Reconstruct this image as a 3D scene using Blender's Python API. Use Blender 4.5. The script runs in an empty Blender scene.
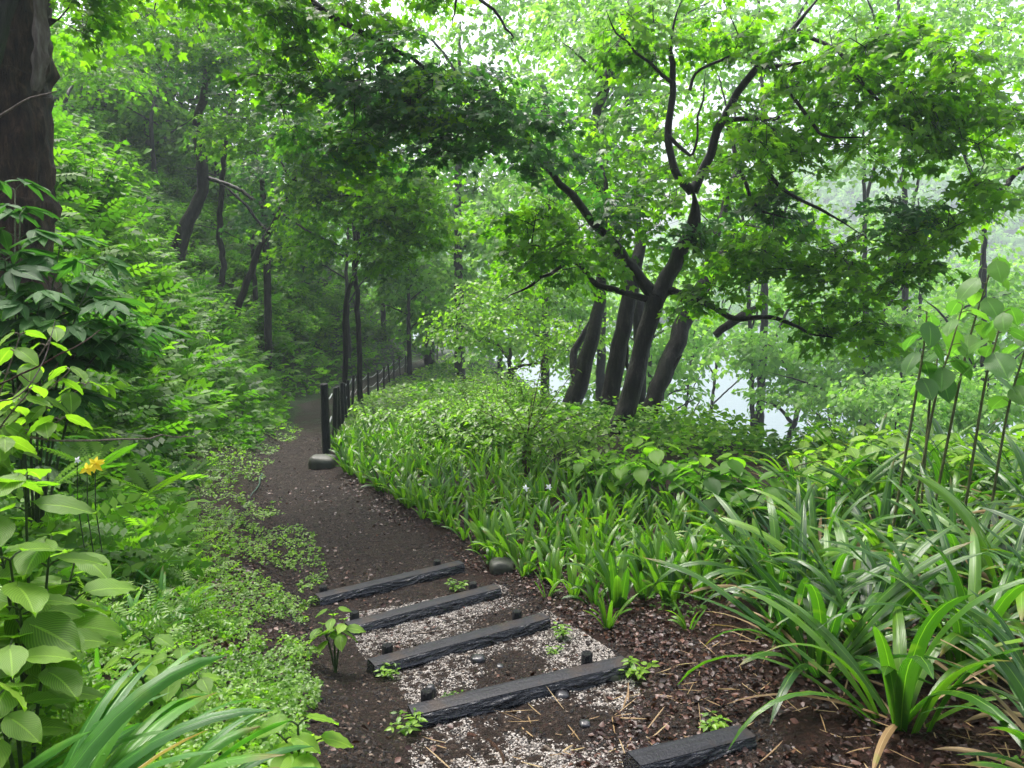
import bpy, math, numpy as np
from mathutils import Vector
R = math.radians
rng = np.random.default_rng(11)
scene = bpy.context.scene
COL = scene.collection

# ------------------------------------------------------------------ camera
CAMZ, PITCH, F = 1.6, R(8.4), 768.0
cam_d = bpy.data.cameras.new('camera'); cam = bpy.data.objects.new('camera', cam_d); COL.objects.link(cam)
cam_d.sensor_width = 36; cam_d.lens = 27; cam_d.clip_start = 0.05; cam_d.clip_end = 3000
cam.location = (0, 0, CAMZ); cam.rotation_euler = (math.pi/2 - PITCH, 0, 0)
scene.camera = cam
# ------------------------------------------------------------------ world, sun, exposure
w = bpy.data.worlds.new('World'); scene.world = w; w.use_nodes = True
wn = w.node_tree; wn.nodes.clear()
SUN_EL, SUN_AZ = R(62), R(-35)          # azimuth measured from +Y (view direction) towards +X
sky = wn.nodes.new('ShaderNodeTexSky'); sky.sky_type = 'NISHITA'; sky.sun_disc = False
sky.sun_elevation = SUN_EL; sky.sun_rotation = SUN_AZ
sky.air_density = 1.0; sky.dust_density = 6.0; sky.ozone_density = 1.0
hs = wn.nodes.new('ShaderNodeHueSaturation'); hs.inputs['Saturation'].default_value = 0.6
bg = wn.nodes.new('ShaderNodeBackground'); bg.inputs['Strength'].default_value = 0.15
wo = wn.nodes.new('ShaderNodeOutputWorld')
wn.links.new(sky.outputs[0], hs.inputs['Color']); wn.links.new(hs.outputs[0], bg.inputs['Color']); wn.links.new(bg.outputs[0], wo.inputs['Surface'])
sl = bpy.data.lights.new('sun', 'SUN'); sl.energy = 1.5; sl.angle = R(25); sl.color = (1.0, 0.97, 0.92)
so = bpy.data.objects.new('sun', sl); COL.objects.link(so)
sd = Vector((math.sin(SUN_AZ)*math.cos(SUN_EL), math.cos(SUN_AZ)*math.cos(SUN_EL), math.sin(SUN_EL)))
so.rotation_euler = sd.to_track_quat('Z', 'Y').to_euler(); so.location = sd*60
vs = scene.view_settings
scene.display_settings.display_device = 'sRGB'
vs.view_transform = 'Standard'; vs.look = 'None'; vs.gamma = 1; vs.use_curve_mapping = False; vs.exposure = 1.55
cy = scene.cycles
scene.render.engine = 'CYCLES'
cy.max_bounces = 10; cy.diffuse_bounces = 7; cy.glossy_bounces = 2; cy.transmission_bounces = 7; cy.volume_bounces = 0
cy.transparent_max_bounces = 4; cy.use_denoising = True; cy.caustics_reflective = False; cy.caustics_refractive = False

# ------------------------------------------------------------------ geometry of the view, used only to read real positions
CP, SP = math.cos(PITCH), math.sin(PITCH)
def at(px, py, d):
    u = (px-512)/F; v = (384-py)/F
    return np.array([d*u, d*(CP + v*SP), CAMZ + d*(v*CP - SP)])

# ------------------------------------------------------------------ noise
def _h(ix, iy, s):
    n = (ix.astype(np.int64)*374761393 + iy.astype(np.int64)*668265263 + s*974634777) & 0x7fffffff
    n = ((n ^ (n >> 13))*1274126177) & 0x7fffffff
    return ((n ^ (n >> 16)) & 0xffff)/65535.0
def vnoise(x, y, s=0):
    x = np.asarray(x, float); y = np.asarray(y, float)
    ix = np.floor(x); iy = np.floor(y); fx = x-ix; fy = y-iy
    fx = fx*fx*(3-2*fx); fy = fy*fy*(3-2*fy); ix = ix.astype(np.int64); iy = iy.astype(np.int64)
    a = _h(ix, iy, s); b = _h(ix+1, iy, s); c = _h(ix, iy+1, s); d = _h(ix+1, iy+1, s)
    return (a*(1-fx)+b*fx)*(1-fy)+(c*(1-fx)+d*fx)*fy
def fbm(x, y, o=4, s=0):
    t = 0; a = .5
    for k in range(o): t = t+a*(vnoise(np.asarray(x)*2**k, np.asarray(y)*2**k, s+k)-.5); a *= .5
    return t
def sstep(a, b, x):
    t = np.clip((x-a)/(b-a), 0, 1); return t*t*(3-2*t)

# ------------------------------------------------------------------ terrain
PATH = np.array([  # x, y, z, half width
 (0.9,-8,.6,.8),(0.75,-2,.45,.75),(0.62,0,.28,.7),(0.5,1.4,.17,.62),(0.35,2.3,.0,.62),(0.1,2.95,-.13,.62),(-.22,3.6,-.26,.62),(-.55,4.3,-.39,.60),
 (-.85,5.0,-.5,.60),(-1.35,6.2,-.58,.62),(-2.0,7.6,-.64,.62),(-2.72,9.2,-.69,.45),(-3.2,11.2,-.95,.36),(-3.62,13.5,-1.25,.34),
 (-4.3,16,-1.6,.38),(-5.15,19.5,-2.0,.5),(-6.0,23,-2.4,.65),(-6.05,26,-2.7,.65),(-5.9,30,-2.95,.65),(-5.9,35,-3.2,.65),(-5.6,40,-3.5,.65),(-5.4,48,-3.9,.65),(-8,60,-4.4,.65),(-28,82,-5,.65),(-90,125,-6,.65),(-420,280,-8,.65)])
def dense(P, n):
    P = np.asarray(P, float); t = np.linspace(0, len(P)-1, n); out = np.zeros((n, P.shape[1]))
    i = np.clip(np.floor(t).astype(int), 0, len(P)-2); f = (t-i)[:, None]
    p0 = P[np.clip(i-1, 0, len(P)-1)]; p1 = P[i]; p2 = P[i+1]; p3 = P[np.clip(i+2, 0, len(P)-1)]
    return .5*((2*p1)+(-p0+p2)*f+(2*p0-5*p1+4*p2-p3)*f*f+(-p0+3*p1-3*p2+p3)*f**3)
PD = dense(PATH, 300)
_T = np.gradient(PD[:, :2], axis=0); _T /= np.linalg.norm(_T, axis=1)[:, None]
EDGE = dense(np.array([(60,-60),(22,-8),(13,1.5),(8.5,4.9),(4.6,6.6),(2.9,8.1),(1.9,10.6),(0,14),(-1.5,20),(-2.6,28),(-2.9,38),(-2.8,48),(-5,62),(-24,86),(-86,132),(-420,300)]), 300)
_ET = np.gradient(EDGE, axis=0); _ET /= np.linalg.norm(_ET, axis=1)[:, None]
def _nearest(x, y, Q, T):
    n = x.size; X = x.ravel(); Y = y.ravel(); s = np.empty(n); idx = np.empty(n, int)
    for a in range(0, n, 20000):
        b = min(n, a+20000)
        dx = X[a:b, None]-Q[None, :, 0]; dy = Y[a:b, None]-Q[None, :, 1]
        k = np.argmin(dx*dx+dy*dy, axis=1); r = np.arange(b-a); idx[a:b] = k
        ddx = dx[r, k]; ddy = dy[r, k]; tx = T[k, 0]; ty = T[k, 1]
        cr = ddx*ty-ddy*tx                       # positive to the right of travel
        s[a:b] = np.sign(cr)*np.sqrt(ddx**2+ddy**2)
    return s.reshape(x.shape), idx.reshape(x.shape)
def path_s(x, y):
    s, i = _nearest(x, y, PD, _T); return s, i
WATER_Z = -15.0
def height(x, y, fine=True):
    x = np.asarray(x, float); y = np.asarray(y, float)
    s, i = path_s(x, y); hw = PD[i, 3]; z = PD[i, 2].copy()
    # blend of path heights further away
    e, _ = _nearest(x, y, EDGE, _ET)            # right of edge (towards lake) positive when to the right
    left = np.clip(-s-hw, 0, None); right = np.clip(s-hw, 0, None)
    flat = 0.15+1.3*(1-sstep(5.5, 8.5, y))
    up = .16*np.minimum(left, flat)+.10*sstep(0, .3, left)
    rise = np.clip(left-flat, 0, None)
    up = up+ np.where(rise > 0, (.92+.45*sstep(7, 13, y))*rise*rise/(rise+.45), 0)
    up = 34*(1-np.exp(-up/34))
    up = up*(1+.25*fbm(x*.25, y*.25, 3, 5))+ .35*fbm(x*.7, y*.7, 3, 9)*sstep(.2, 2, left)
    z = z+up
    z = z+.05*np.minimum(right, 3)+.12*fbm(x*1.1, y*1.1, 3, 2)*sstep(0, .8, right)
    drop = np.clip(e, 0, None)
    z = z-.80*drop*drop/(drop+.7)*(1+.3*fbm(x*.2, y*.2, 2, 21))
    z = np.maximum(z, WATER_Z-3+ .0*x)
    far = sstep(205, 330, y+.25*x*0+12*fbm(x*.02, y*.02, 3, 31))
    hill = WATER_Z-3+far*(46+22*fbm(x*.012+4, y*.01, 3, 33)+ 14*sstep(-20, 160, x)-34*sstep(130, 20, x)*sstep(-60,20,x))
    z = np.where(y > 190, np.maximum(z, hill), z)
    # small relief
    near = 1-sstep(14, 30, np.hypot(x, y))
    if fine:
        z = z+near*(.035*fbm(x*6, y*6, 3, 41)+.018*fbm(x*28, y*28, 2, 43))
        onp = 1-sstep(hw*.7, hw*1.25, np.abs(s))
        z = z-.03*onp*near
    return z
def hz(x, y): return float(height(np.array([x]), np.array([y]))[0])
def ground_hit(px, py, dmax=60):
    d = np.linspace(.8, dmax, 3000); P = at(px, py, 1.0)-np.array([0, 0, CAMZ])
    X = P[0]*d; Y = P[1]*d; Z = CAMZ+P[2]*d
    k = np.argmax(Z < height(X, Y)); return np.array([X[k], Y[k], Z[k]]), d[k]

# ------------------------------------------------------------------ materials
def nodes(name):
    m = bpy.data.materials.new(name); m.use_nodes = True; t = m.node_tree; t.nodes.clear()
    o = t.nodes.new('ShaderNodeOutputMaterial'); return m, t, o
def ramp(t, fac, stops, interp='LINEAR'):
    r = t.nodes.new('ShaderNodeValToRGB'); r.color_ramp.interpolation = interp
    while len(r.color_ramp.elements) < len(stops): r.color_ramp.elements.new(.5)
    for e, (p, c) in zip(r.color_ramp.elements, stops): e.position = p; e.color = (*c, 1)
    t.links.new(fac, r.inputs[0]); return r.outputs[0]
def noise(t, vec, scale, detail=4, rough=.6):
    n = t.nodes.new('ShaderNodeTexNoise'); n.inputs['Scale'].default_value = scale
    n.inputs['Detail'].default_value = detail; n.inputs['Roughness'].default_value = rough
    if vec is not None: t.links.new(vec, n.inputs['Vector'])
    return n.outputs['Fac']
def mapping(t, vec, sc):
    m = t.nodes.new('ShaderNodeMapping'); m.inputs['Scale'].default_value = sc; t.links.new(vec, m.inputs['Vector']); return m.outputs[0]
def math_(t, op, a, b):
    m = t.nodes.new('ShaderNodeMath'); m.operation = op
    for k, v in enumerate((a, b)):
        if isinstance(v, (int, float)): m.inputs[k].default_value = v
        else: t.links.new(v, m.inputs[k])
    return m.outputs[0]
def mixc(t, fac, a, b, mode='MIX'):
    m = t.nodes.new('ShaderNodeMix'); m.data_type = 'RGBA'; m.blend_type = mode
    for k, v in ((0, fac), (6, a), (7, b)):
        if isinstance(v, (int, float)): m.inputs[k].default_value = v
        elif isinstance(v, tuple): m.inputs[k].default_value = (*v, 1)
        else: t.links.new(v, m.inputs[k])
    return m.outputs[2]
def bump(t, h, strength, dist, normal=None):
    b = t.nodes.new('ShaderNodeBump'); b.inputs['Strength'].default_value = strength; b.inputs['Distance'].default_value = dist
    t.links.new(h, b.inputs['Height'])
    if normal is not None: t.links.new(normal, b.inputs['Normal'])
    return b.outputs[0]
def princ(t, o, col, rough=.6, normal=None, spec=.5):
    p = t.nodes.new('ShaderNodeBsdfPrincipled')
    if isinstance(col, tuple): p.inputs['Base Color'].default_value = (*col, 1)
    else: t.links.new(col, p.inputs['Base Color'])
    if isinstance(rough, (int, float)): p.inputs['Roughness'].default_value = rough
    else: t.links.new(rough, p.inputs['Roughness'])
    p.inputs['Specular IOR Level'].default_value = spec
    if normal is not None: t.links.new(normal, p.inputs['Normal'])
    t.links.new(p.outputs[0], o.inputs['Surface']); return p
def leaf_mat(name, dark, mid, light, trans=.38, tcol=None, rough=.36, veins=None, spec=.4):
    """wet leaf: glossy top, light passing through; attribute rnd varies the colour leaf by leaf, clump spray by spray"""
    m, t, o = nodes(name)
    a = t.nodes.new('ShaderNodeAttribute'); a.attribute_name = 'rnd'
    s = t.nodes.new('ShaderNodeSeparateColor'); t.links.new(a.outputs['Color'], s.inputs[0])
    f = math_(t, 'ADD', math_(t, 'MULTIPLY', s.outputs[0], .5), math_(t, 'MULTIPLY', s.outputs[1], .5))
    c = ramp(t, f, [(0.12, dark), (.5, mid), (.9, light)])
    nrm = None
    if veins:
        uv = t.nodes.new('ShaderNodeUVMap'); sx = t.nodes.new('ShaderNodeSeparateXYZ'); t.links.new(uv.outputs[0], sx.inputs[0])
        au = math_(t, 'ABSOLUTE', math_(t, 'SUBTRACT', sx.outputs[0], .5), 0)
        if veins == 'strap':
            wv = math_(t, 'SINE', math_(t, 'MULTIPLY', sx.outputs[0], 60.), 0)
        else:
            wv = math_(t, 'SINE', math_(t, 'SUBTRACT', math_(t, 'MULTIPLY', sx.outputs[1], 48.), math_(t, 'MULTIPLY', au, 46.)), 0)
            wv = math_(t, 'POWER', math_(t, 'ABSOLUTE', wv, 0), .35)
        nrm = bump(t, wv, .22 if veins == 'strap' else .24, .004 if veins == 'strap' else .006)
        g = t.nodes.new('ShaderNodeNewGeometry')
        mid_ = math_(t, 'LESS_THAN', au, .03)
        c = mixc(t, math_(t, 'MULTIPLY', mid_, .35), c, tuple(min(1, q*1.8+.02) for q in light))
        if veins == 'net': c = mixc(t, math_(t, 'MULTIPLY', math_(t, 'SUBTRACT', 1.0, wv), .45), c, tuple(min(1, q*1.5+.03) for q in light))
        else:
            ed = t.nodes.new('ShaderNodeMapRange'); ed.inputs[1].default_value = .86; ed.inputs[2].default_value = 1.0; t.links.new(sx.outputs[1], ed.inputs[0])
            c = mixc(t, math_(t, 'MULTIPLY', ed.outputs[0], math_(t, 'GREATER_THAN', s.outputs[0], .72)), c, (.20, .12, .035))
            yl = noise(t, g.outputs['Position'], 9, 2); c = mixc(t, ramp(t, yl, [(.62, (0, 0, 0)), (.72, (.5, .5, .5))]), c, (.16, .26, .03))
        nn = noise(t, g.outputs['Position'], 30, 3)
        c = mixc(t, math_(t, 'MULTIPLY', nn, .35), c, dark)
        sp = ramp(t, noise(t, g.outputs['Position'], 90, 1), [(.70, (0, 0, 0)), (.76, (1, 1, 1))])
        nrm = bump(t, sp, .5, .002, nrm)
    p = t.nodes.new('ShaderNodeBsdfPrincipled'); t.links.new(c, p.inputs['Base Color'])
    p.inputs['Roughness'].default_value = rough; p.inputs['Specular IOR Level'].default_value = spec
    if nrm is not None: t.links.new(nrm, p.inputs['Normal'])
    tr = t.nodes.new('ShaderNodeBsdfTranslucent')
    tc = mixc(t, 1.0, c, tcol or (1.9, 2.25, .8), 'MULTIPLY'); t.links.new(tc, tr.inputs['Color'])
    mx = t.nodes.new('ShaderNodeMixShader'); mx.inputs[0].default_value = trans
    t.links.new(p.outputs[0], mx.inputs[1]); t.links.new(tr.outputs[0], mx.inputs[2]); t.links.new(mx.outputs[0], o.inputs['Surface'])
    return m
M = {}
M['maple'] = leaf_mat('maple_leaf', (.036, .098, .006), (.092, .215, .010), (.185, .33, .018), .6, spec=.25)
M['maple_shaded'] = leaf_mat('shaded_maple_leaf', (.022, .076, .024), (.046, .140, .034), (.095, .235, .042), .5, rough=.33, spec=.35)  # same maple leaf with shade and bluish sky sheen painted into the colour
M['far'] = leaf_mat('mist_paled_leaf', (.10, .21, .055), (.17, .31, .085), (.27, .42, .12), .5, rough=.5)  # paleness of the mist painted into the leaf colour of hazy trees
M['shrub'] = leaf_mat('shrub_leaf', (.024, .082, .008), (.066, .175, .013), (.15, .30, .022), .52, rough=.45, spec=.2)
M['shrub_cool'] = leaf_mat('cool_shrub_leaf', (.014, .060, .014), (.034, .115, .024), (.075, .20, .034), .4, rough=.5, spec=.15, veins='net')
M['bright'] = leaf_mat('bright_leaf', (.075, .16, .016), (.14, .27, .024), (.25, .40, .04), .48, veins='net', rough=.45, spec=.3)
M['bright_small'] = leaf_mat('bright_small_leaf', (.06, .14, .014), (.12, .245, .02), (.22, .37, .035), .5)
M['strap'] = leaf_mat('strap_leaf', (.016, .065, .008), (.056, .155, .012), (.16, .31, .022), .36, rough=.24, veins='strap', spec=.55)
M['strap_dry'] = leaf_mat('withered_leaf', (.16, .09, .04), (.28, .19, .09), (.42, .33, .18), .25, rough=.5, veins='strap')
M['cane_leaf'] = leaf_mat('cane_leaf', (.030, .09, .022), (.062, .16, .034), (.13, .27, .04), .5, rough=.35, spec=.35, veins='net')
M['petal_white'] = leaf_mat('white_petal', (.6, .6, .6), (.75, .75, .75), (.8, .8, .8), .2, (1, 1, 1))
M['petal_yellow'] = leaf_mat('yellow_petal', (.75, .55, .01), (.82, .66, .015), (.85, .72, .03), .2, (1, 1, 1))
M['dry_leaf'] = leaf_mat('fallen_leaf', (.010, .004, .003), (.034, .012, .008), (.10, .042, .026), .05, rough=.45)
def bark_mat(name, c0, c1, c2, sc=1.0, rough=.42, ridge=1.0):
    m, t, o = nodes(name); tc = t.nodes.new('ShaderNodeTexCoord')
    v = mapping(t, tc.outputs['Object'], (16*sc, 16*sc, 3.2*sc)); n1 = noise(t, v, 2.2, 7, .72)
    n2 = noise(t, tc.outputs['Object'], 2.1, 4)
    c = ramp(t, n1, [(.35, c0), (.52, c1), (.72, c2)])
    c = mixc(t, ramp(t, n2, [(.5, (0, 0, 0)), (.72, (.55, .55, .55))]), c, (.014, .022, .009))
    princ(t, o, c, rough, bump(t, n1, 1.0*ridge, .03), .22); return m
M['bark'] = bark_mat('wet_dark_bark', (.002, .002, .002), (.007, .006, .005), (.045, .040, .032), .5)
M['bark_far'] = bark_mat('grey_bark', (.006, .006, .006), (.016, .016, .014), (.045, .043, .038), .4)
M['bark_brown'] = bark_mat('ridged_brown_bark', (.008, .005, .004), (.050, .028, .018), (.17, .105, .07), .38, .55, 2.5)
M['bark_plate'] = bark_mat('peeling_bark', (.06, .04, .03), (.15, .12, .10), (.26, .23, .20), .5, .6)
M['stem_green'] = bark_mat('green_stem', (.03, .06, .015), (.06, .11, .03), (.10, .16, .05), 3)
M['stem_cane'] = bark_mat('mottled_cane', (.06, .06, .02), (.13, .15, .05), (.20, .20, .09), 3)
M['stem_red'] = bark_mat('reddish_twig', (.04, .018, .012), (.09, .04, .025), (.14, .07, .045), 3)
M['twig_pale'] = bark_mat('dead_twig', (.12, .09, .07), (.24, .19, .15), (.36, .31, .25), 3)
def soil_mat(name, kind):
    m, t, o = nodes(name); g = t.nodes.new('ShaderNodeNewGeometry'); P = g.outputs['Position']
    n1 = noise(t, P, 2.2, 5); n2 = noise(t, P, 38, 5, .7); n3 = noise(t, P, 130, 3)
    vo = t.nodes.new('ShaderNodeTexVoronoi'); vo.inputs['Scale'].default_value = 70; t.links.new(P, vo.inputs['Vector'])
    if kind == 'path': base = ramp(t, n2, [(.3, (.008, .005, .0035)), (.5, (.022, .013, .009)), (.7, (.055, .034, .024))])
    elif kind == 'bank': base = ramp(t, n2, [(.3, (.009, .0045, .003)), (.5, (.028, .012, .008)), (.72, (.062, .030, .019))])
    bits = ramp(t, vo.outputs['Color'], [(.80, (0, 0, 0)), (.88, (1, 1, 1))])
    c = mixc(t, math_(t, 'MULTIPLY', bits, .55), base, (.075, .052, .04) if kind == 'path' else (.06, .026, .016))
    c = mixc(t, ramp(t, n1, [(.45, (0, 0, 0)), (.7, (.6, .6, .6))]), c, (.012, .007, .006))
    if kind == 'bank':
        # forest floor far from the path is mossy and grassy
        sx = t.nodes.new('ShaderNodeVectorMath'); sx.operation = 'LENGTH'; t.links.new(P, sx.inputs[0])
        fr = t.nodes.new('ShaderNodeMapRange'); fr.inputs[1].default_value = 7; fr.inputs[2].default_value = 15; t.links.new(sx.outputs['Value'], fr.inputs[0])
        gr = ramp(t, n1, [(.3, (.010, .022, .006)), (.7, (.028, .06, .014))])
        c = mixc(t, fr.outputs[0], c, gr)
    h = math_(t, 'ADD', n2, math_(t, 'MULTIPLY', n3, .5))
    rr = ramp(t, n2, [(.3, (.42,)*3), (.7, (.75,)*3)])
    princ(t, o, c, rr, bump(t, h, 1.0, .05), .2); return m
M['path'] = soil_mat('path_soil', 'path'); M['bank'] = soil_mat('forest_soil', 'bank')
def plain(name, c0, c1, sc, rough=.5, b=.3):
    m, t, o = nodes(name); tc = t.nodes.new('ShaderNodeTexCoord'); n = noise(t, tc.outputs['Object'], sc, 5)
    princ(t, o, ramp(t, n, [(.3, c0), (.7, c1)]), rough, bump(t, n, b, .01)); return m
def attr_mat(name, stops, rough, spec=.5):
    m, t, o = nodes(name); a = t.nodes.new('ShaderNodeAttribute'); a.attribute_name = 'rnd'
    s = t.nodes.new('ShaderNodeSeparateColor'); t.links.new(a.outputs['Color'], s.inputs[0])
    princ(t, o, ramp(t, s.outputs[0], stops), rough, None, spec); return m
M['gravel'] = attr_mat('gravel_chip', [(0, (.05, .05, .052)), (.35, (.13, .115, .10)), (.65, (.28, .255, .23)), (1, (.44, .41, .37))], .8, .2)
M['grit'] = attr_mat('dark_grit', [(0, (.008, .008, .009)), (.6, (.022, .018, .015)), (.9, (.055, .038, .027)), (1, (.17, .135, .105))], .75, .15)
M['rock'] = plain('wet_rock', (.015, .018, .012), (.06, .065, .045), 9, .6, .6)
M['rock_dark'] = plain('black_stone', (.010, .010, .012), (.035, .035, .04), 20, .3, .6)
M['rope'] = plain('grey_rope', (.16, .17, .18), (.32, .33, .34), 60, .5)
M['hose'] = plain('dark_green_hose', (.015, .05, .035), (.03, .08, .055), 20, .4)
M['post'] = bark_mat('dark_post', (.010, .010, .012), (.022, .022, .025), (.05, .048, .05), 1.5, .35)
m, t, o = nodes('black_mock_log'); tc = t.nodes.new('ShaderNodeTexCoord')
v = mapping(t, tc.outputs['Object'], (9, 45, 45)); n1 = noise(t, v, 1.3, 5, .6); n2 = noise(t, tc.outputs['Object'], 60, 4)
princ(t, o, ramp(t, n1, [(.35, (.008, .009, .012)), (.6, (.020, .022, .030)), (.8, (.05, .055, .075))]), .2, bump(t, n1, .9, .02), .8); M['log'] = m
m, t, o = nodes('black_log_top'); tc = t.nodes.new('ShaderNodeTexCoord')
n1 = noise(t, mapping(t, tc.outputs['Object'], (1, 8, 8)), 9, 5, .7); n2 = noise(t, tc.outputs['Object'], 90, 3)
princ(t, o, mixc(t, ramp(t, noise(t, tc.outputs['Object'], 7, 5), [(.52, (0, 0, 0)), (.68, (.7, .7, .7))]), ramp(t, n1, [(.3, (.005, .0055, .007)), (.7, (.020, .021, .027))]), (.030, .020, .014)), .5, bump(t, n2, .4, .008), .22); M['log_top'] = m
m, t, o = nodes('lake_water'); g = t.nodes.new('ShaderNodeNewGeometry')
n1 = noise(t, mapping(t, g.outputs['Position'], (.5, 1.4, 1)), 1.2, 5, .65)
princ(t, o, (.16, .205, .22), .42, bump(t, n1, .5, .2), .28); M['water'] = m

# ------------------------------------------------------------------ mesh accumulation
class Acc:
    def __init__(s): s.V=[]; s.L=[]; s.N=[]; s.MI=[]; s.UV=[]; s.C=[]; s.n=0; s.SM=[]
    def add(s, V, faces, mi=0, uv=None, col=None, smooth=True):
        """faces: list of (k-corner integer array F (m,k))"""
        V = np.asarray(V, float).reshape(-1, 3)
        for Fa in faces:
            Fa = np.asarray(Fa, np.int64)
            if Fa.size == 0: continue
            s.L.append((Fa+s.n).ravel()); s.N.append(np.full(len(Fa), Fa.shape[1])); s.MI.append(np.full(len(Fa), mi)); s.SM.append(np.full(len(Fa), smooth))
        s.V.append(V); s.n += len(V)
        s.UV.append(np.zeros((len(V), 2)) if uv is None else np.asarray(uv, float).reshape(-1, 2))
        s.C.append(np.full((len(V), 2), .5) if col is None else np.asarray(col, float).reshape(-1, 2))
    def mesh(s, name, mats):
        me = bpy.data.meshes.new(name)
        V = np.concatenate(s.V); L = np.concatenate(s.L); N = np.concatenate(s.N)
        me.vertices.add(len(V)); me.vertices.foreach_set('co', V.astype(np.float32).ravel())
        me.loops.add(len(L)); me.loops.foreach_set('vertex_index', L.astype(np.int32))
        me.polygons.add(len(N)); st = np.concatenate([[0], np.cumsum(N)[:-1]])
        me.polygons.foreach_set('loop_start', st.astype(np.int32)); me.polygons.foreach_set('loop_total', N.astype(np.int32))
        me.polygons.foreach_set('material_index', np.concatenate(s.MI).astype(np.int32))
        me.polygons.foreach_set('use_smooth', np.concatenate(s.SM).astype(bool))
        uvl = me.uv_layers.new(name='UVMap'); UV = np.concatenate(s.UV)[L]; uvl.data.foreach_set('uv', UV.astype(np.float32).ravel())
        C = np.concatenate(s.C); at_ = me.attributes.new('rnd', 'FLOAT_COLOR', 'POINT')
        cc = np.zeros((len(V), 4), np.float32); cc[:, :2] = C; cc[:, 3] = 1; at_.data.foreach_set('color', cc.ravel())
        for q in mats: me.materials.append(q)
        me.update(calc_edges=True); me.validate(); return me
    def obj(s, name, mats, parent=None, loc=None):
        if loc is not None:
            s.V = [v-np.asarray(loc) for v in s.V]
        me = s.mesh(name, mats if isinstance(mats, (list, tuple)) else [mats])
        ob = bpy.data.objects.new(name, me); COL.objects.link(ob)
        if parent is not None: ob.parent = parent
        elif loc is not None: ob.location = loc
        return ob
def tag(o, label=None, cat=None, group=None, kind=None):
    if label: o['label'] = label
    if cat: o['category'] = cat
    if group: o['group'] = group
    if kind: o['kind'] = kind
    return o
def empty(name, loc, label, cat, group=None, rz=0):
    o = bpy.data.objects.new(name, None); COL.objects.link(o); o.location = loc; o.rotation_euler = (0, 0, rz); o.empty_display_size = .2
    return tag(o, label, cat, group)
def copy_tree(o, parent=None):
    c = o.copy(); COL.objects.link(c); c.parent = parent
    for ch in list(o.children): copy_tree(ch, c)
    return c
def norm(a): return a/np.maximum(np.linalg.norm(a, axis=-1, keepdims=True), 1e-9)

# leaf templates: (verts along +Y with normal +Z, quads, tris, uv)
def T_simple(w=.36, fold=.10, droop=.12):
    V = np.array([(0,0,0),(w*.9,.38,fold),(0,.45,0),(-w*.9,.38,fold),(w*.55,.75,fold*.4-droop*.4),(-w*.55,.75,fold*.4-droop*.4),(0,1,-droop)])
    return V, [np.array([(0,1,2,2)])[:0], np.array([(0,1,2),(0,2,3),(2,1,4),(2,4,6),(2,6,5),(2,5,3)])], np.c_[V[:,0]/(2*w)+.5, V[:,1]]
def T_kite(w=.42, droop=.15):
    V = np.array([(0,0,0),(w,.45,.05),(0,1,-droop),(-w,.45,.05)]); return V, [np.array([(0,1,2,3)])], np.c_[V[:,0]/(2*w)+.5, V[:,1]]
def T_maple():
    V = [(0,0,0),(0,.32,.03)]; Q = []
    for a, l in ((-125,.42),(-62,.66),(0,.78),(62,.66),(125,.42)):
        a = math.radians(a); c = np.array([0,.32]); d = np.array([math.sin(a), math.cos(a)]); p = np.array([d[1], -d[0]])
        k = len(V); b1 = c+d*l*.42-p*l*.30; b2 = c+d*l*.42+p*l*.30; tp = c+d*l
        V += [(*b1, .02), (*tp, -.10), (*b2, .02)]; Q.append((1, k, k+1, k+2))
    Q.append((0, 2, 1, 4)) if 0 else None
    V = np.array(V); return V, [np.array(Q)], np.c_[V[:,0]/1.4+.5, V[:,1]]
def T_ovate(w=.34, droop=.28, ns=7, fold=.07, heart=0.0, wave=.015):
    V = []; UV = []; F_ = []
    for i in range(ns+1):
        s = i/ns; ww = w*(math.sin(math.pi*min(1, s**.72))**.85) if 0 < s < 1 else .0
        ww = max(ww, .012 if s == 0 else .004)
        z = -droop*s**2
        for j, q in enumerate((-1, -.5, 0, .5, 1)):
            V.append((q*ww, s-(heart*abs(q)*(1-s)**3), z+abs(q)*fold*(1 if j != 2 else 0)+wave*math.sin(s*30+q*3)*abs(q)-.10*ww*abs(q)**2)); UV.append((q*.5+.5, s))
    for i in range(ns):
        for j in range(4):
            a = i*5+j; F_.append((a, a+1, a+6, a+5))
    return np.array(V), [np.array(F_)], np.array(UV)
def compose(T, placements):
    """placements: (x,y,z, azimuth deg from +Y, pitch, scale)"""
    V=[]; U=[]; FF=[[] for _ in T[1]]; n=0
    for (x, y, z, az, pi_, sc) in placements:
        a = math.radians(az); p = math.radians(pi_)
        v = T[0]*sc; v = np.c_[v[:,0], v[:,1]*math.cos(p)-v[:,2]*math.sin(p), v[:,1]*math.sin(p)+v[:,2]*math.cos(p)]
        v = np.c_[v[:,0]*math.cos(a)+v[:,1]*math.sin(a), -v[:,0]*math.sin(a)+v[:,1]*math.cos(a), v[:,2]]+np.array((x, y, z))
        V.append(v); U.append(T[2])
        for k, f in enumerate(T[1]): FF[k].append(f+n)
        n += len(v)
    return np.concatenate(V), [np.concatenate(f) for f in FF], np.concatenate(U)
TS, TK, TM, TO = T_simple(), T_kite(), T_maple(), T_ovate()
TH = T_ovate(.46, .32, 7, .06, .18)                                   # heart shaped, for canes
T_palm = compose(T_ovate(.22, .25, 5, .05), [(0,.0,0,a,-6-8*abs(a)/90,s) for a, s in ((0,.75),(38,.68),(-38,.68),(85,.5),(-85,.5))])
T_pinn = compose(T_simple(.24), [(0,.9,0,0,-8,.42)]+[(0,y,0,s*62,-6,.40-.10*abs(y-.45)) for y in (.2,.42,.64,.82) for s in (1,-1)])
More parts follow.
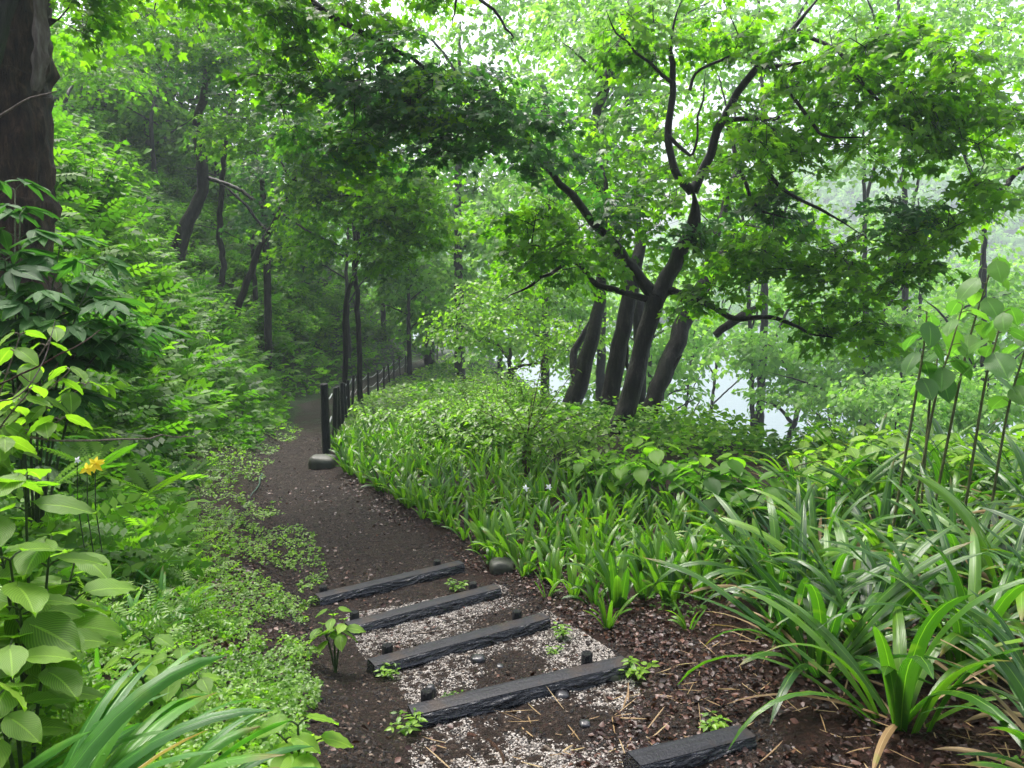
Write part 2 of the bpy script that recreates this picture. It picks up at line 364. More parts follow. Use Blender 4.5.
T_pinnk = compose(T_kite(.26), [(0,.9,0,0,-8,.42)]+[(0,y,0,s*62,-6,.40-.10*abs(y-.45)) for y in (.2,.42,.64,.82) for s in (1,-1)])
T_fern = compose(T_kite(.13, .1), [(0,y,-.15*y*y,s*72,0,.30*math.sin(math.pi*(.12+.86*y))+.02) for y in np.linspace(.08,.96,15) for s in (1,-1)])
T_trio = compose(T_simple(.38), [(0,.12,0,0,-5,.6),(0,.08,0,75,-10,.5),(0,.08,0,-75,-10,.5)])
def leaves(acc, T, pos, ydir, nrm, sc, rnd=None, clump=None, mi=0):
    n = len(pos)
    if n == 0: return
    ydir = norm(ydir); z = norm(nrm-np.sum(nrm*ydir, 1, keepdims=True)*ydir); x = np.cross(ydir, z)
    V = T[0]; k = len(V); sc = np.broadcast_to(np.asarray(sc, float), (n,))
    W = pos[:, None, :]+sc[:, None, None]*(V[None, :, 0, None]*x[:, None, :]+V[None, :, 1, None]*ydir[:, None, :]+V[None, :, 2, None]*z[:, None, :])
    off = (np.arange(n)*k)[:, None, None]
    Fs = [(f[None]+off).reshape(-1, f.shape[1]) for f in T[1] if f.size]
    rnd = rng.random(n) if rnd is None else rnd; clump = rng.random(n) if clump is None else np.broadcast_to(clump, (n,))
    acc.add(W, Fs, mi, np.tile(T[2], (n, 1)), np.repeat(np.c_[rnd, clump], k, axis=0))
def tube(acc, P, rad, sides=8, mi=0, rough=0.0, cap=True, seed=0):
    P = np.asarray(P, float); n = len(P); rad = np.broadcast_to(np.asarray(rad, float), (n,))
    T = norm(np.gradient(P, axis=0)); a = np.array([0, 0, 1.]) if abs(T[0, 2]) < .9 else np.array([1., 0, 0])
    u = norm(np.cross(T[0], a)); U = []
    for i in range(n):
        u = norm(u-np.dot(u, T[i])*T[i]); U.append(u)
    U = np.array(U); W = np.cross(T, U); th = np.arange(sides)*2*math.pi/sides
    rr = rad[:, None]*np.ones(sides)
    if rough: rr = rr*(1+rough*(2*vnoise(np.arange(n)[:, None]*.45+seed*7.1, (np.arange(sides)*1.0)[None, :]+seed*3.3, seed)-1)+rough*.6*(2*vnoise(np.arange(n)[:, None]*1.3+seed, (np.arange(sides)*.7)[None, :], seed+5)-1))
    V = P[:, None, :]+rr[:, :, None]*(np.cos(th)[None, :, None]*U[:, None, :]+np.sin(th)[None, :, None]*W[:, None, :])
    i, j = np.meshgrid(np.arange(n-1), np.arange(sides), indexing='ij'); j2 = (j+1) % sides
    Q = np.stack([i*sides+j, i*sides+j2, (i+1)*sides+j2, (i+1)*sides+j], -1).reshape(-1, 4)
    acc.add(V, [Q], mi)
    if cap:
        acc.add(V[-1], [np.arange(sides)[None, :]], mi); acc.add(V[0][::-1], [np.arange(sides)[None, :]], mi)
def spline(pts, step=.12, wob=0.0, seed=0):
    pts = np.asarray(pts, float); L = np.linalg.norm(np.diff(pts[:, :3], axis=0), axis=1).sum(); n = max(4, int(L/step))
    Q = dense(pts, n)
    if wob:
        k = np.arange(n); e = np.minimum(1, np.minimum(k, n-1-k)/3.)
        for c in range(3): Q[:, c] += wob*2*(vnoise(k*.5, np.full(n, c*9.7+seed), seed+c)-.5)*e
    return Q
def sticks(acc, A, B, ra, rb, mi=0, sides=4):
    A = np.asarray(A, float); B = np.asarray(B, float); n = len(A)
    if n == 0: return
    T = norm(B-A); h = np.where(np.abs(T[:, 2:3]) < .9, np.array([[0, 0, 1.]]), np.array([[1., 0, 0]]))
    u = norm(np.cross(T, h)); v = np.cross(T, u); th = np.arange(sides)*2*math.pi/sides
    ring = np.cos(th)[None, :, None]*u[:, None]+np.sin(th)[None, :, None]*v[:, None]
    ra = np.broadcast_to(np.asarray(ra, float), (n,))[:, None, None]; rb = np.broadcast_to(np.asarray(rb, float), (n,))[:, None, None]
    V = np.concatenate([A[:, None]+ra*ring, B[:, None]+rb*ring], 1)
    j = np.arange(sides); q = np.stack([j, (j+1) % sides, (j+1) % sides+sides, j+sides], -1)
    acc.add(V, [(q[None]+(np.arange(n)*2*sides)[:, None, None]).reshape(-1, 4)], mi)
def proj(X):
    X = np.asarray(X, float); q = X-np.array([0, 0, CAMZ]); d = q[..., 1]*CP-q[..., 2]*SP; v = q[..., 1]*SP+q[..., 2]*CP
    return 512+F*q[..., 0]/d, 384-F*v/d, d
def inpoly(px, py, poly):
    c = np.zeros(px.shape, bool); n = len(poly)
    for i in range(n):
        x1, y1 = poly[i]; x2, y2 = poly[(i+1) % n]
        k = ((y1 > py) != (y2 > py)) & (px < (x2-x1)*(py-y1)/((y2-y1) or 1e-9)+x1); c ^= k
    return c
def scatter(poly, spacing, box, n=6000, avoid_path=.0, r=None):
    """ground points whose base stands inside the outline, kept apart by spacing"""
    r = r or rng; x = r.uniform(box[0], box[1], n); y = r.uniform(box[2], box[3], n); z = height(x, y)
    px, py, d = proj(np.c_[x, y, z]); s, i = path_s(x, y)
    ok = inpoly(px, py, poly) & (np.abs(s) > PD[i, 3]+avoid_path) & (d > .3); P = np.c_[x, y, z][ok]; out = []
    for p in P:
        if all((p[0]-q[0])**2+(p[1]-q[1])**2 > spacing**2 for q in out): out.append(p)
    return np.array(out)
def tilt(n, amt): return np.array([0, 0, 1.])+amt*rng.normal(size=(n, 3))
def K(px, py, d, wpx=0):
    p = at(px, py, d); return (p[0], p[1], p[2], wpx*(.37 if wpx < 60 else .5)*d/F)

# ================================================================== STRUCTURE
def grid_lines(a, b, step_near, n_far, far):
    near = np.arange(a, b+1e-6, step_near); g = near[-1]+(far-near[-1])*(np.linspace(0, 1, n_far+1)[1:]**2.6)
    return near, g
xs_n = np.arange(-5, 5.01, .045); xl = -5-(395)*(np.linspace(0, 1, 75)[1:]**2.4); xr = 5+(395)*(np.linspace(0, 1, 75)[1:]**2.4)
xs = np.concatenate([xl[::-1], xs_n, xr])
ys_n = np.arange(1.3, 12, .045); yl = 1.3-60*(np.linspace(0, 1, 16)[1:]**2); yr = 12+(488)*(np.linspace(0, 1, 150)[1:]**2.1)
ys = np.concatenate([yl[::-1], ys_n, yr])
GX, GY = np.meshgrid(xs, ys, indexing='ij'); GZ = height(GX, GY)
a = Acc(); ni, nj = GX.shape; i, j = np.meshgrid(np.arange(ni-1), np.arange(nj-1), indexing='ij')
a.add(np.stack([GX, GY, GZ], -1), [np.stack([i*nj+j, (i+1)*nj+j, (i+1)*nj+j+1, i*nj+j+1], -1).reshape(-1, 4)])
tag(a.obj('ground', M['bank']), kind='structure')
# path: a sheet lying on the ground, its edge uneven
px_ = []; NS = 28
PP = dense(PATH, 1500); PP = PP[(PP[:, 1] > .5)]; TT = norm(np.gradient(PP[:, :2], axis=0)); NN = np.c_[TT[:, 1], -TT[:, 0]]
sv = np.linspace(-1, 1, NS); edge_l = .85+np.interp(PP[:, 1], [1, 3, 4.3, 5.8], [.9, .75, .45, 0])+.35*fbm(np.arange(len(PP))*.05, np.zeros(len(PP)), 4, 61); edge_r = 1.0+.4*fbm(np.arange(len(PP))*.05, np.ones(len(PP))*7, 4, 62)
near_r = 1+.0*PP[:, 1]
off = np.where(sv[None, :] < 0, sv[None, :]*edge_l[:, None], sv[None, :]*edge_r[:, None])*PP[:, 3:4]
X = PP[:, None, 0]+off*NN[:, None, 0]; Y = PP[:, None, 1]+off*NN[:, None, 1]; Z = height(X, Y)+.005*(1-np.abs(sv)[None]**8*1.6)
a = Acc(); i, j = np.meshgrid(np.arange(len(PP)-1), np.arange(NS-1), indexing='ij')
a.add(np.stack([X, Y, Z], -1), [np.stack([i*NS+j, i*NS+j+1, (i+1)*NS+j+1, (i+1)*NS+j], -1).reshape(-1, 4)])
tag(a.obj('path', M['path']), kind='structure')
a = Acc(); a.add([(-390, 12, WATER_Z), (390, 12, WATER_Z), (390, 480, WATER_Z), (-390, 480, WATER_Z)], [np.array([[0, 1, 2, 3]])])
tag(a.obj('lake_water', M['water']), kind='structure')

bpy.ops.mesh.primitive_cube_add(size=1); hb = bpy.context.object; hb.name = 'haze'; hb.data.name = 'haze'
hb.scale = (820, 640, 64); hb.location = (0, 180, WATER_Z-5+32); tag(hb, 'thin rain mist hanging over wood and lake', kind='stuff')
m, t, o = nodes('haze'); pv = t.nodes.new('ShaderNodeVolumePrincipled'); pv.inputs['Density'].default_value = .0014; pv.inputs['Color'].default_value = (.84, .96, 1.0, 1); pv.inputs['Anisotropy'].default_value = .2
t.links.new(pv.outputs[0], o.inputs['Volume']); hb.data.materials.append(m)
# ---- gravel, grit and bark litter lying on the path and beside it (nobody could count it)
def chips(pos, size, col, flat=.5):
    acc = Acc(); n = len(pos); B = np.array([(1,0,0),(0,1,0),(-1,0,0),(0,-1,0),(0,0,1),(0,0,-1)], float)
    V = B[None]*(.65+.7*rng.random((n, 6, 1))); V[:, :, 2] *= flat; an = rng.random(n)*6.28; c, s = np.cos(an)[:, None], np.sin(an)[:, None]
    V = np.stack([V[..., 0]*c-V[..., 1]*s, V[..., 0]*s+V[..., 1]*c, V[..., 2]+.25*V[..., 0]*rng.normal(size=(n, 1))], -1)
    W = pos[:, None]+V*np.asarray(size).reshape(-1, 1, 1)
    f = np.array([(0,1,4),(1,2,4),(2,3,4),(3,0,4),(1,0,5),(2,1,5),(3,2,5),(0,3,5)])
    acc.add(W, [(f[None]+(np.arange(n)*6)[:, None, None]).reshape(-1, 3)], 0, None, np.repeat(np.c_[col, col], 6, 0), smooth=False); return acc
def ground_pts(n, poly, box, patch=None, thr=.0, sc=3, seed=0):
    x = rng.uniform(box[0], box[1], n*6); y = rng.uniform(box[2], box[3], n*6); z = height(x, y); px, py, d = proj(np.c_[x, y, z])
    ok = inpoly(px, py, poly)
    if patch: ok &= (fbm(x*sc, y*sc, 4, seed)+thr+.18*(rng.random(len(x))-.5)) > 0
    P = np.c_[x, y, z][ok]; return P[:n]
GRAV = [(430,600),(500,585),(560,618),(610,650),(640,690),(640,790),(380,800),(420,730),(400,690),(360,655),(345,615)]
P = ground_pts(60000, GRAV, (-1.3, 1.2, 1.6, 5.0), True, .10, 2.2, 71); sz = rng.uniform(.0025, .0065, len(P)); P[:, 2] += .004
tag(chips(P, sz, rng.random(len(P))).obj('gravel', M['gravel']), kind='stuff', label='pale grey gravel chips spread on the treads between the black log steps')
PTH = [(235,520),(250,470),(285,405),(330,405),(345,470),(440,520),(520,560),(640,620),(760,660),(800,800),(330,800),(235,650)]
P = ground_pts(52000, PTH, (-4.5, 1.8, 1.3, 13), True, .16, 2.5, 73); sz = rng.uniform(.0035, .011, len(P)); P[:, 2] += .004
tag(chips(P, sz, rng.random(len(P))**1.5, .4).obj('path_grit', M['grit']), kind='stuff', label='dark wet grit and bark crumbs covering the path')
LIT = [(160,560),(240,480),(330,470),(440,510),(520,560),(640,600),(780,560),(1040,640),(1040,800),(150,800)]
P = ground_pts(16000, [(440,520),(470,545),(520,585),(565,625),(640,655),(640,700),(560,760),(640,800),(1040,800),(1040,600),(780,560),(640,600),(520,540),(440,500)], (-1.5, 3.6, 1.3, 7.5), True, .16, 1.6, 75)
P = np.vstack([P, ground_pts(4500, [(345,470),(440,510),(520,560),(480,575),(400,530),(340,490)], (-3, .5, 4.5, 9.2), True, .1, 1.6, 76), ground_pts(5000, [(150,600),(260,560),(235,640),(260,700),(220,740),(150,680)], (-2.6, -.4, 2, 6), True, .1, 1.6, 77), ground_pts(3500, PTH, (-4, 1.5, 1.3, 12), True, .0, 2.6, 78)])
acc = Acc(); n = len(P); P[:, 2] += .010; az = rng.random(n)*6.28
leaves(acc, TS, P, np.c_[np.cos(az), np.sin(az), rng.normal(0, .15, n)], tilt(n, .7), .008+.032*rng.random(n)**2.4); 
tag(acc.obj('leaf_litter', M['dry_leaf']), kind='stuff', label='reddish brown fallen leaves and bark mulch beside the steps')

# ================================================================== FENCE
def fence():
    pts = [(323,463,9.3,.94,.056),(329,450,10.6,.90,.05)]
    data = [(323,9.3),(331,10.9),(336.5,12.7),(340.5,14.6),(344,16.6),(347.5,18.7),(351,20.8),(358,23),(367,25),(377,27),(383,29),(389,31),(393.5,33),(400,35.2),(404.5,37.4),(411,40),(426,43.5),(437,47)]
    root = None; tops = []
    for k, (px, d) in enumerate(data):
        # the post stands where its column meets the path's right-hand verge
        x = (px-512)/F*d; y = d*1.0; y = (d+ (0)*1)/CP if 0 else d*.995
        z = hz(x, y); 
        base = np.array([x, y, z])
        if root is None:
            root = empty('rope_fence', base, 'row of short black posts joined by two ropes along the right side of the path', 'fence')
        h = .93 if k == 0 else .80+.06*rng.random(); r = .050 if k == 0 else .036; ln = rng.normal(0, .035, 2)*(0 if k == 0 else 1)
        top = base+np.array([ln[0], ln[1], h]); acc = Acc()
        zz = np.linspace(-.15, 1, 9)[:, None]; tube(acc, base+(top-base)*zz, r*np.ones(9), 12, 0, .08, True, k)
        ring = Acc(); tube(ring, [top+[0, 0, -.004], top+[0, 0, .006], top+[0, 0, .016]], [r*.98, r*.9, r*.55], 12)
        o = acc.obj('post', M['post'], root, base*0); 
        for v in (o,): v.location = -root.location
        c = ring.obj('post_cap', M['post'], o)
        tops.append((base, top))
    for (b0, t0), (b1, t1) in zip(tops[:-1], tops[1:]):
        for f in (.9, .5):
            A = b0+(t0-b0)*f; B = b1+(t1-b1)*f; s = np.linspace(0, 1, 10)[:, None]; P = A+(B-A)*s; P[:, 2] -= .09*4*(s[:, 0]*(1-s[:, 0])); P[:,0]-=.05
            acc = Acc(); tube(acc, P, .011, 6); o = acc.obj('rope', M['rope'], root); o.location = -root.location
fence()
def rock(name, p, r, label, sq=(1, 1, .6), mat='rock', seed=0, group=None, cat='stone', box=.7):
    n, mm = 14, 20; th = np.linspace(0, math.pi, n); ph = np.arange(mm)*2*math.pi/mm; T_, P_ = np.meshgrid(th, ph, indexing='ij')
    D = np.stack([np.sin(T_)*np.cos(P_), np.sin(T_)*np.sin(P_), np.cos(T_)], -1)
    q = np.sign(D)*np.abs(D)**box; rr = 1+.35*fbm(D[..., 0]*1.6+seed, D[..., 1]*1.6+D[..., 2]*1.3+seed, 3, seed)
    V = q*rr[..., None]*r*np.array(sq); i, j = np.meshgrid(np.arange(n-1), np.arange(mm), indexing='ij'); j2 = (j+1) % mm
    a = Acc(); a.add(V+np.asarray(p), [np.stack([i*mm+j, (i+1)*mm+j, (i+1)*mm+j2, i*mm+j2], -1).reshape(-1, 4)])
    return tag(a.obj(name, M[mat], None, p), label, cat, group)
p, d = ground_hit(322, 466); rock('base_stone', p+[0.04, -.10, .03], .15, 'mossy squared stone at the foot of the nearest fence post', (1.05, .85, .8), 'rock', 3, box=.4)

# ================================================================== LOG STEPS
def log_step(L, Rr, label, seed):
    A, _ = ground_hit(*L); B, _ = ground_hit(*Rr); c = (A+B)/2; ax = B-A; ln = np.linalg.norm(ax); ang = math.atan2(ax[1], ax[0]); el = math.asin(ax[2]/ln)
    root = empty('log_step', c, label, 'step', 'black mock-log edgings of the path steps', ang); root.rotation_euler = (0, -el, ang)
    w_, h_ = .050, .068; n = 150; xs_ = np.linspace(-ln/2, ln/2, n)
    # side profile: flat top, bulging bark sides, buried belly
    prof = [(-w_*.80, h_*.96), (-w_*.98, h_*.80), (-w_*1.08, h_*.45), (-w_*1.08, h_*.1), (-w_*.95, -h_*.3), (-w_*.5, -h_*.7), (w_*.5, -h_*.7), (w_*.95, -h_*.3), (w_*1.08, h_*.1), (w_*1.08, h_*.45), (w_*.98, h_*.80), (w_*.80, h_*.96)]
    P = []; m_ = len(prof)
    # denser profile
    pr = []
    for (a0, b0), (a1, b1) in zip(prof[:-1], prof[1:]):
        for t_ in (0, .25, .5, .75): pr.append((a0+(a1-a0)*t_, b0+(b1-b0)*t_))
    pr.append(prof[-1]); pr = np.array(pr); m_ = len(pr)
    X_, J = np.meshgrid(xs_, np.arange(m_), indexing='ij'); dep = np.zeros_like(X_)
    sd_ = np.cumsum(np.r_[0, np.linalg.norm(np.diff(pr, axis=0), axis=1)])
    dep = .0075*(np.abs(fbm(X_*9+seed, sd_[J.astype(int)]*75+seed+1.2*np.sin(X_*11+seed), 4, seed))*6-1); dep[:, :2] *= .2; dep[:, -2:] *= .2
    out = norm(pr); Yp = pr[J.astype(int), 0]+dep*out[J.astype(int), 0]; Zp = pr[J.astype(int), 1]+dep*out[J.astype(int), 1]
    a = Acc(); i, j = np.meshgrid(np.arange(n-1), np.arange(m_-1), indexing='ij')
    V = np.stack([X_, Yp, Zp], -1); a.add(V, [np.stack([i*m_+j, i*m_+j+1, (i+1)*m_+j+1, (i+1)*m_+j], -1).reshape(-1, 4)])
    a.add(V[0], [np.arange(m_)[None, :]], 0, smooth=False); a.add(V[-1][::-1], [np.arange(m_)[None, :]], 0, smooth=False)
    a.obj('bark_side', M['log'], root)
    b = Acc(); m2 = 8; yy = np.linspace(-1, 1, m2); X_, Y_ = np.meshgrid(xs_, yy, indexing='ij'); hw_ = w_*.80
    Zt = h_*.96+.0015+.003*(1-Y_**4)+.0025*fbm(X_*8, Y_*2+seed, 3, seed)
    i, j = np.meshgrid(np.arange(n-1), np.arange(m2-1), indexing='ij')
    b.add(np.stack([X_, Y_*hw_, Zt], -1), [np.stack([i*m2+j, (i+1)*m2+j, (i+1)*m2+j+1, i*m2+j+1], -1).reshape(-1, 4)]); b.obj('flat_top', M['log_top'], root)
    return root
log_step((411,726), (626,674), 'longest black bark-textured log edging with pale gravel before it, second nearest step', 1)
log_step((371,676), (545,627), 'black log edging in the middle with a green seedling at its left end', 2)
log_step((347,636), (497,596), 'black log edging second farthest down, its left end behind the tall seedling', 3)
log_step((317,606), (461,571), 'farthest black log edging where the gravel steps end', 4)
log_step((632,778), (746,748), 'nearest black log edging cut off by the bottom of the view', 5)
def stake(L, Rr, t, label, r=.027):
    A, _ = ground_hit(*L); B, _ = ground_hit(*Rr); ax = B-A; n_ = np.array([-ax[1], ax[0], 0]); n_ = n_/np.linalg.norm(n_)
    p = A+ax*t+n_*.076; h = hz(p[0], p[1]); top = (A+ax*t)[2]+.088+.01*rng.random(); p[2] = h; a = Acc(); z = np.array([-.12, 0, .05, top-h-.006, top-h]); P = np.c_[np.zeros(5), np.zeros(5), z]
    tube(a, P+p, np.array([r, r, r, r*.98, r*.86]), 14, 0, .06, True, int(t*50)); tag(a.obj('stake', M['post'], None, p), label, 'stake', 'black round stakes that hold the step logs')
for (L_, R_), nm, ts in ((((411,726),(626,674)),'second nearest',(.09,.84)),(((371,676),(545,627)),'middle',(.12,.87)),(((347,636),(497,596)),'second farthest',(.08,.87)),(((317,606),(461,571)),'farthest',(.07,.86))):
    for t_, sd in zip(ts, ('left', 'right')): stake(L_, R_, t_, f'round black stake head behind the {sd} end of the {nm} log')
for k, (px, py, r, lb) in enumerate([(431,694,.035,'pointed black stone leaning on a stake beside the second nearest log'),(478,658,.035,'small dark stone in gravel in front of the middle log'),
        (562,694,.03,'little black stone against the front of second nearest log'),(502,566,.085,'flat mossy grey stone at the edge of the lily bed'),(610,676,.05,'brown knobbly stump end on the right end of the second nearest log'),
        (500,664,.018,'pebble in the gravel below the middle log'),(585,722,.022,'dark pebble in the gravel before the nearest log')]):
    p, d = ground_hit(px, py+4); rock('stone', p+[0, 0, r*.25], r, lb, (1, 1, .7) if k else (.7, .7, 1.5), 'rock' if k in (3, 4) else 'rock_dark', k+10)

# ================================================================== TREES
def near_on(skel, C):
    """closest skeleton point to each centre: among points lower than or near the centre"""
    D = ((C[:, None]-skel[None])**2).sum(-1); return skel[np.argmin(D, 1)]
def sprays(acc, blobs, skel, T, size, srad, nl, mi_leaf=0, mi_twig=1, flat=.28, tw=.0042, droop=.35, clumpv=.5, r=None, px=True, shell=.35, branchlets=True, face=(0, 0, 0)):
    r = r or rng; nodes_ = None
    for b in blobs:
        cx, cyy, d, rx, ry, rz, ns = b; ns = max(3, int(ns*(.66 if d < 16 else 1.15)))
        c = at(cx, cyy, d) if px else np.array([cx, cyy, d]); RX, RY = (rx*d/F, ry*d/F) if px else (rx, ry)
        q = norm(r.normal(size=(ns, 3)))*(shell+(1-shell)*r.random((ns, 1))**.6)
        C = c+q*np.array([RX, rz, RY])
        if nodes_ is None: nodes_ = skel.copy()
        if branchlets:
            S = np.empty_like(C); dd = np.sqrt(((C[:, None]-skel[None])**2).sum(-1)).min(1); od = np.argsort(dd); C = C[od]; dd = dd[od]
            for q_ in range(ns):
                D2 = np.sqrt(((nodes_-C[q_])**2).sum(1)); jn = np.argmin(D2+.001*np.arange(len(D2))/len(D2)); S[q_] = nodes_[jn]; mid = (C[q_]+nodes_[jn])/2; nodes_ = np.vstack([nodes_, C[q_], mid])
        else: S = near_on(skel, C)
        out = C-S; out[:, 2] *= .3; oh = norm(out+.3*r.normal(size=out.shape)*np.array([1, 1, .2]))
        n_ = norm(np.array([0, 0, 1.])+flat*r.normal(size=(ns, 3))+.25*oh)
        oh = norm(oh-np.sum(oh*n_, 1, keepdims=True)*n_); side = np.cross(oh, n_)
        rs = srad*(.7+.6*r.random(ns)); clump = np.clip(.5+clumpv*r.normal(size=ns)*.5, 0, 1)
        # branchlet from the skeleton to the spray, sagging
        A0 = S; m1 = S+(C-S)*.5+np.c_[np.zeros(ns), np.zeros(ns), .12*np.linalg.norm(C-S, axis=1)]*.6+.06*r.normal(size=(ns, 3)); L = np.linalg.norm(C-S, axis=1)
        if branchlets:
            near = L < 4.5
            sticks(acc, A0[near], m1[near], np.minimum(.02, .005+.006*L[near]), .6*np.minimum(.02, .005+.006*L[near]), mi_twig)
            sticks(acc, m1[near], C[near], .6*np.minimum(.02, .005+.006*L[near]), .004, mi_twig)
        # twigs fan through the spray
        nt = 4; angs = np.linspace(-1.25, 1.25, nt)
        for a_ in angs:
            dirv = oh*math.cos(a_)+side*math.sin(a_); B = C+dirv*rs[:, None]*.85; B[:, 2] -= droop*.4*rs
            sticks(acc, C-oh*rs[:, None]*.3, B, tw*.8, tw*.3, mi_twig, 3)
        N = ns*nl; k = np.repeat(np.arange(ns), nl); ang = r.choice(angs, N)+.22*r.normal(size=N)
        t = (.05+.95*r.random(N)**.7); lat = r.normal(size=N)*.16
        dv = oh[k]*np.cos(ang)[:, None]+side[k]*np.sin(ang)[:, None]; pv = np.cross(dv, n_[k])
        P = C[k]-oh[k]*(rs[k]*.3)[:, None]+dv*(rs[k]*t)[:, None]+pv*(rs[k]*lat)[:, None]
        P[:, 2] -= droop*rs[k]*t*t*.8; P += n_[k]*(.035*r.normal(size=N))[:, None]*rs[k][:, None]*2
        yd = dv+pv*(np.sign(lat)*.8+.3*r.normal(size=N))[:, None]; yd[:, 2] -= .3+.5*r.random(N)
        nn = n_[k]+.55*r.normal(size=(N, 3))+np.array(face)
        leaves(acc, T, P, yd, nn, size*(.65+.7*r.random(N)), r.random(N), clump[k], mi_leaf)
def tree(name, label, group, trunk, limbs, blobs, leafmat, T=TM, size=.085, srad=.42, nl=46, bark='bark', seed=0, flat=.28, cat='tree', sides=12, rough=.07, blobs2=None, mat2=None, extra=None, shell=.35, wob=.03):
    g0 = hz(trunk[0][0], trunk[0][1])
    if trunk[0][2] > g0-.02:                       # the foot must stand on the hillside: move the tree back to where it does
        px_, py_, d_ = proj(np.array(trunk[0][:3])); hit, dh = ground_hit(px_, py_, 80); f = dh/d_
        if 1 <= f < 2.0:
            c0 = np.array([0, 0, CAMZ]); mv = lambda q: (*(c0+(np.array(q[:3])-c0)*f), q[3]*f)
            trunk = [mv(q) for q in trunk]; limbs = [[mv(q) for q in lb] for lb in limbs]
            blobs = [(b[0], b[1], b[2]*f, b[3], b[4], b[5]*f, int(b[6]*(1+.5*(f-1)))) for b in blobs]; blobs2 = [(b[0], b[1], b[2]*f, b[3], b[4], b[5]*f, b[6]) for b in (blobs2 or [])]; size *= f**.7; srad *= f
        g0 = hz(trunk[0][0], trunk[0][1])
        trunk = [(trunk[0][0]-(trunk[1][0]-trunk[0][0])*.2, trunk[0][1], g0-.3, trunk[0][3]*1.1)]+list(trunk)
    base = np.array(trunk[0][:3]); root = empty(name, base, label, cat, group); sk = []
    Q = spline(trunk, .10, wob, seed); a = Acc(); tube(a, Q[:, :3], Q[:, 3]*(1+.15*np.exp(-np.arange(len(Q))/4.)), sides, 0, rough, True, seed)
    o = a.obj('trunk', M[bark], root); o.location = -base; sk.append(Q[int(len(Q)*.35):, :3])
    for k, lb in enumerate(limbs):
        Q = spline(lb, .08, wob*.8, seed+k+1); a = Acc(); tube(a, Q[:, :3], np.maximum(Q[:, 3]*(1-.8*sstep(.65, 1, np.linspace(0, 1, len(Q)))), .003), max(6, sides-3), 0, rough, True, seed+k)
        o = a.obj('limb', M[bark], root); o.location = -base; sk.append(Q[:, :3])
    if blobs or blobs2:
        acc = Acc(); s = np.concatenate(sk); mats = [M[leafmat], M['bark']]
        if blobs: sprays(acc, blobs, s, T, size, srad, nl, 0, 1, flat, shell=shell)
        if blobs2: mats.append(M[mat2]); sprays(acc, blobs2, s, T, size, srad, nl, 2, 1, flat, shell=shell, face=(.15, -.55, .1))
        o = acc.obj('crown', mats, root); o.location = -base
    return root

# --- the big leaning maple right of centre
D = 10.0
fork = K(656,298,D,26)
tree('maple_tree', 'large dark-stemmed maple forking above the lily bed, its branches spreading over the right half', None,
  [K(608,475,D,40), K(619,435,D,32), K(631,390,D,26), K(642,345,D,24), fork],
  [[fork, K(672,268,D,21), K(692,225,9.8,19), K(693,190,9.6,17)],
   [K(692,192,9.6,14), K(676,170,9.5,11), K(668,130,9.4,10), K(672,85,9.3,9), K(671,40,9.2,8), K(686,-10,9.1,6)],
   [K(693,192,9.6,14), K(712,150,9.5,12), K(727,110,9.3,11), K(757,68,9.1,10), K(798,25,8.9,9), K(830,-20,8.7,7)],
   [K(655,300,D,20), K(634,268,D,15), K(610,240,9.8,12), K(580,205,9.5,11), K(545,168,9.2,9), K(520,145,9,8), K(492,130,8.8,6), K(458,124,8.6,4)],
   [K(493,131,8.8,4), K(495,145,8.8,3), K(488,152,8.7,2)],
   [K(650,300,D,10), K(600,285,9.8,8), K(575,262,9.6,6), K(548,275,9.4,5), K(520,292,9.3,4), K(498,302,9.2,3)],
   [K(668,290,D,12), K(700,300,9.7,9), K(735,318,9.4,8), K(775,318,9.2,6), K(815,335,9,4), K(850,340,8.9,3)],
   [K(725,120,9.4,8), K(780,118,9.2,5), K(760,122,9.2,5)],
   [K(728,128,9.4,7), K(760,160,9.1,6), K(790,195,8.9,5), K(830,215,8.7,4), K(870,240,8.6,3)],
   [K(732,140,9.4,6), K(745,185,9.1,5), K(760,210,9,4), K(800,220,8.9,3)],
   [K(757,68,9.1,7), K(785,65,8.9,6), K(812,60,8.8,5)],
   [K(798,30,8.9,6), K(840,55,8.6,5), K(870,90,8.4,5), K(905,125,8.2,4), K(940,138,8.1,3)],
   [K(770,60,9.1,5), K(810,120,8.8,5), K(825,135,8.7,4), K(880,138,8.5,3)],
   [K(690,90,9.3,5), K(700,70,9.3,4), K(735,55,9.2,4), K(757,68,9.1,4)],
   [K(675,85,9.3,6), K(645,60,9.2,4), K(620,35,9.1,3), K(606,10,9,3)],
   [K(668,135,9.4,6), K(690,155,9.3,4), K(700,110,9.3,3), K(706,70,9.3,3)]],
  [(700,25,9.2,70,35,.8,26),(790,95,9.0,80,55,.9,44),(860,45,8.6,75,40,.9,40),(930,75,8.2,70,45,.8,38),(985,120,8.0,45,35,.7,20),(905,125,8.3,75,45,.8,36),
   (640,30,9.2,45,38,.7,20),(570,255,9.4,55,28,.9,26),(640,210,9.8,42,38,.9,22),(760,160,9.2,60,38,.8,30),
   (800,240,9.0,70,36,.8,26),(880,262,8.6,60,30,.7,24),(925,238,8.4,38,26,.5,18),(735,250,9.6,48,35,.8,28),(700,300,9.8,28,25,.5,12),
   (830,300,9.0,50,32,.7,20),(780,285,9.2,42,26,.7,14),(860,335,8.8,38,18,.5,16),(520,235,9.2,50,30,.8,24),(960,200,8.2,45,25,.6,16)],
  'maple', size=.10, srad=.34, nl=34, seed=1,
  blobs2=[(500,125,8.8,80,30,.6,22),(560,165,9.2,55,32,.6,14),(610,205,9.6,40,24,.5,9),(705,235,9.7,26,28,.4,12),(775,205,9.2,45,20,.4,14),(900,205,8.5,30,22,.4,12)], mat2='maple_shaded')
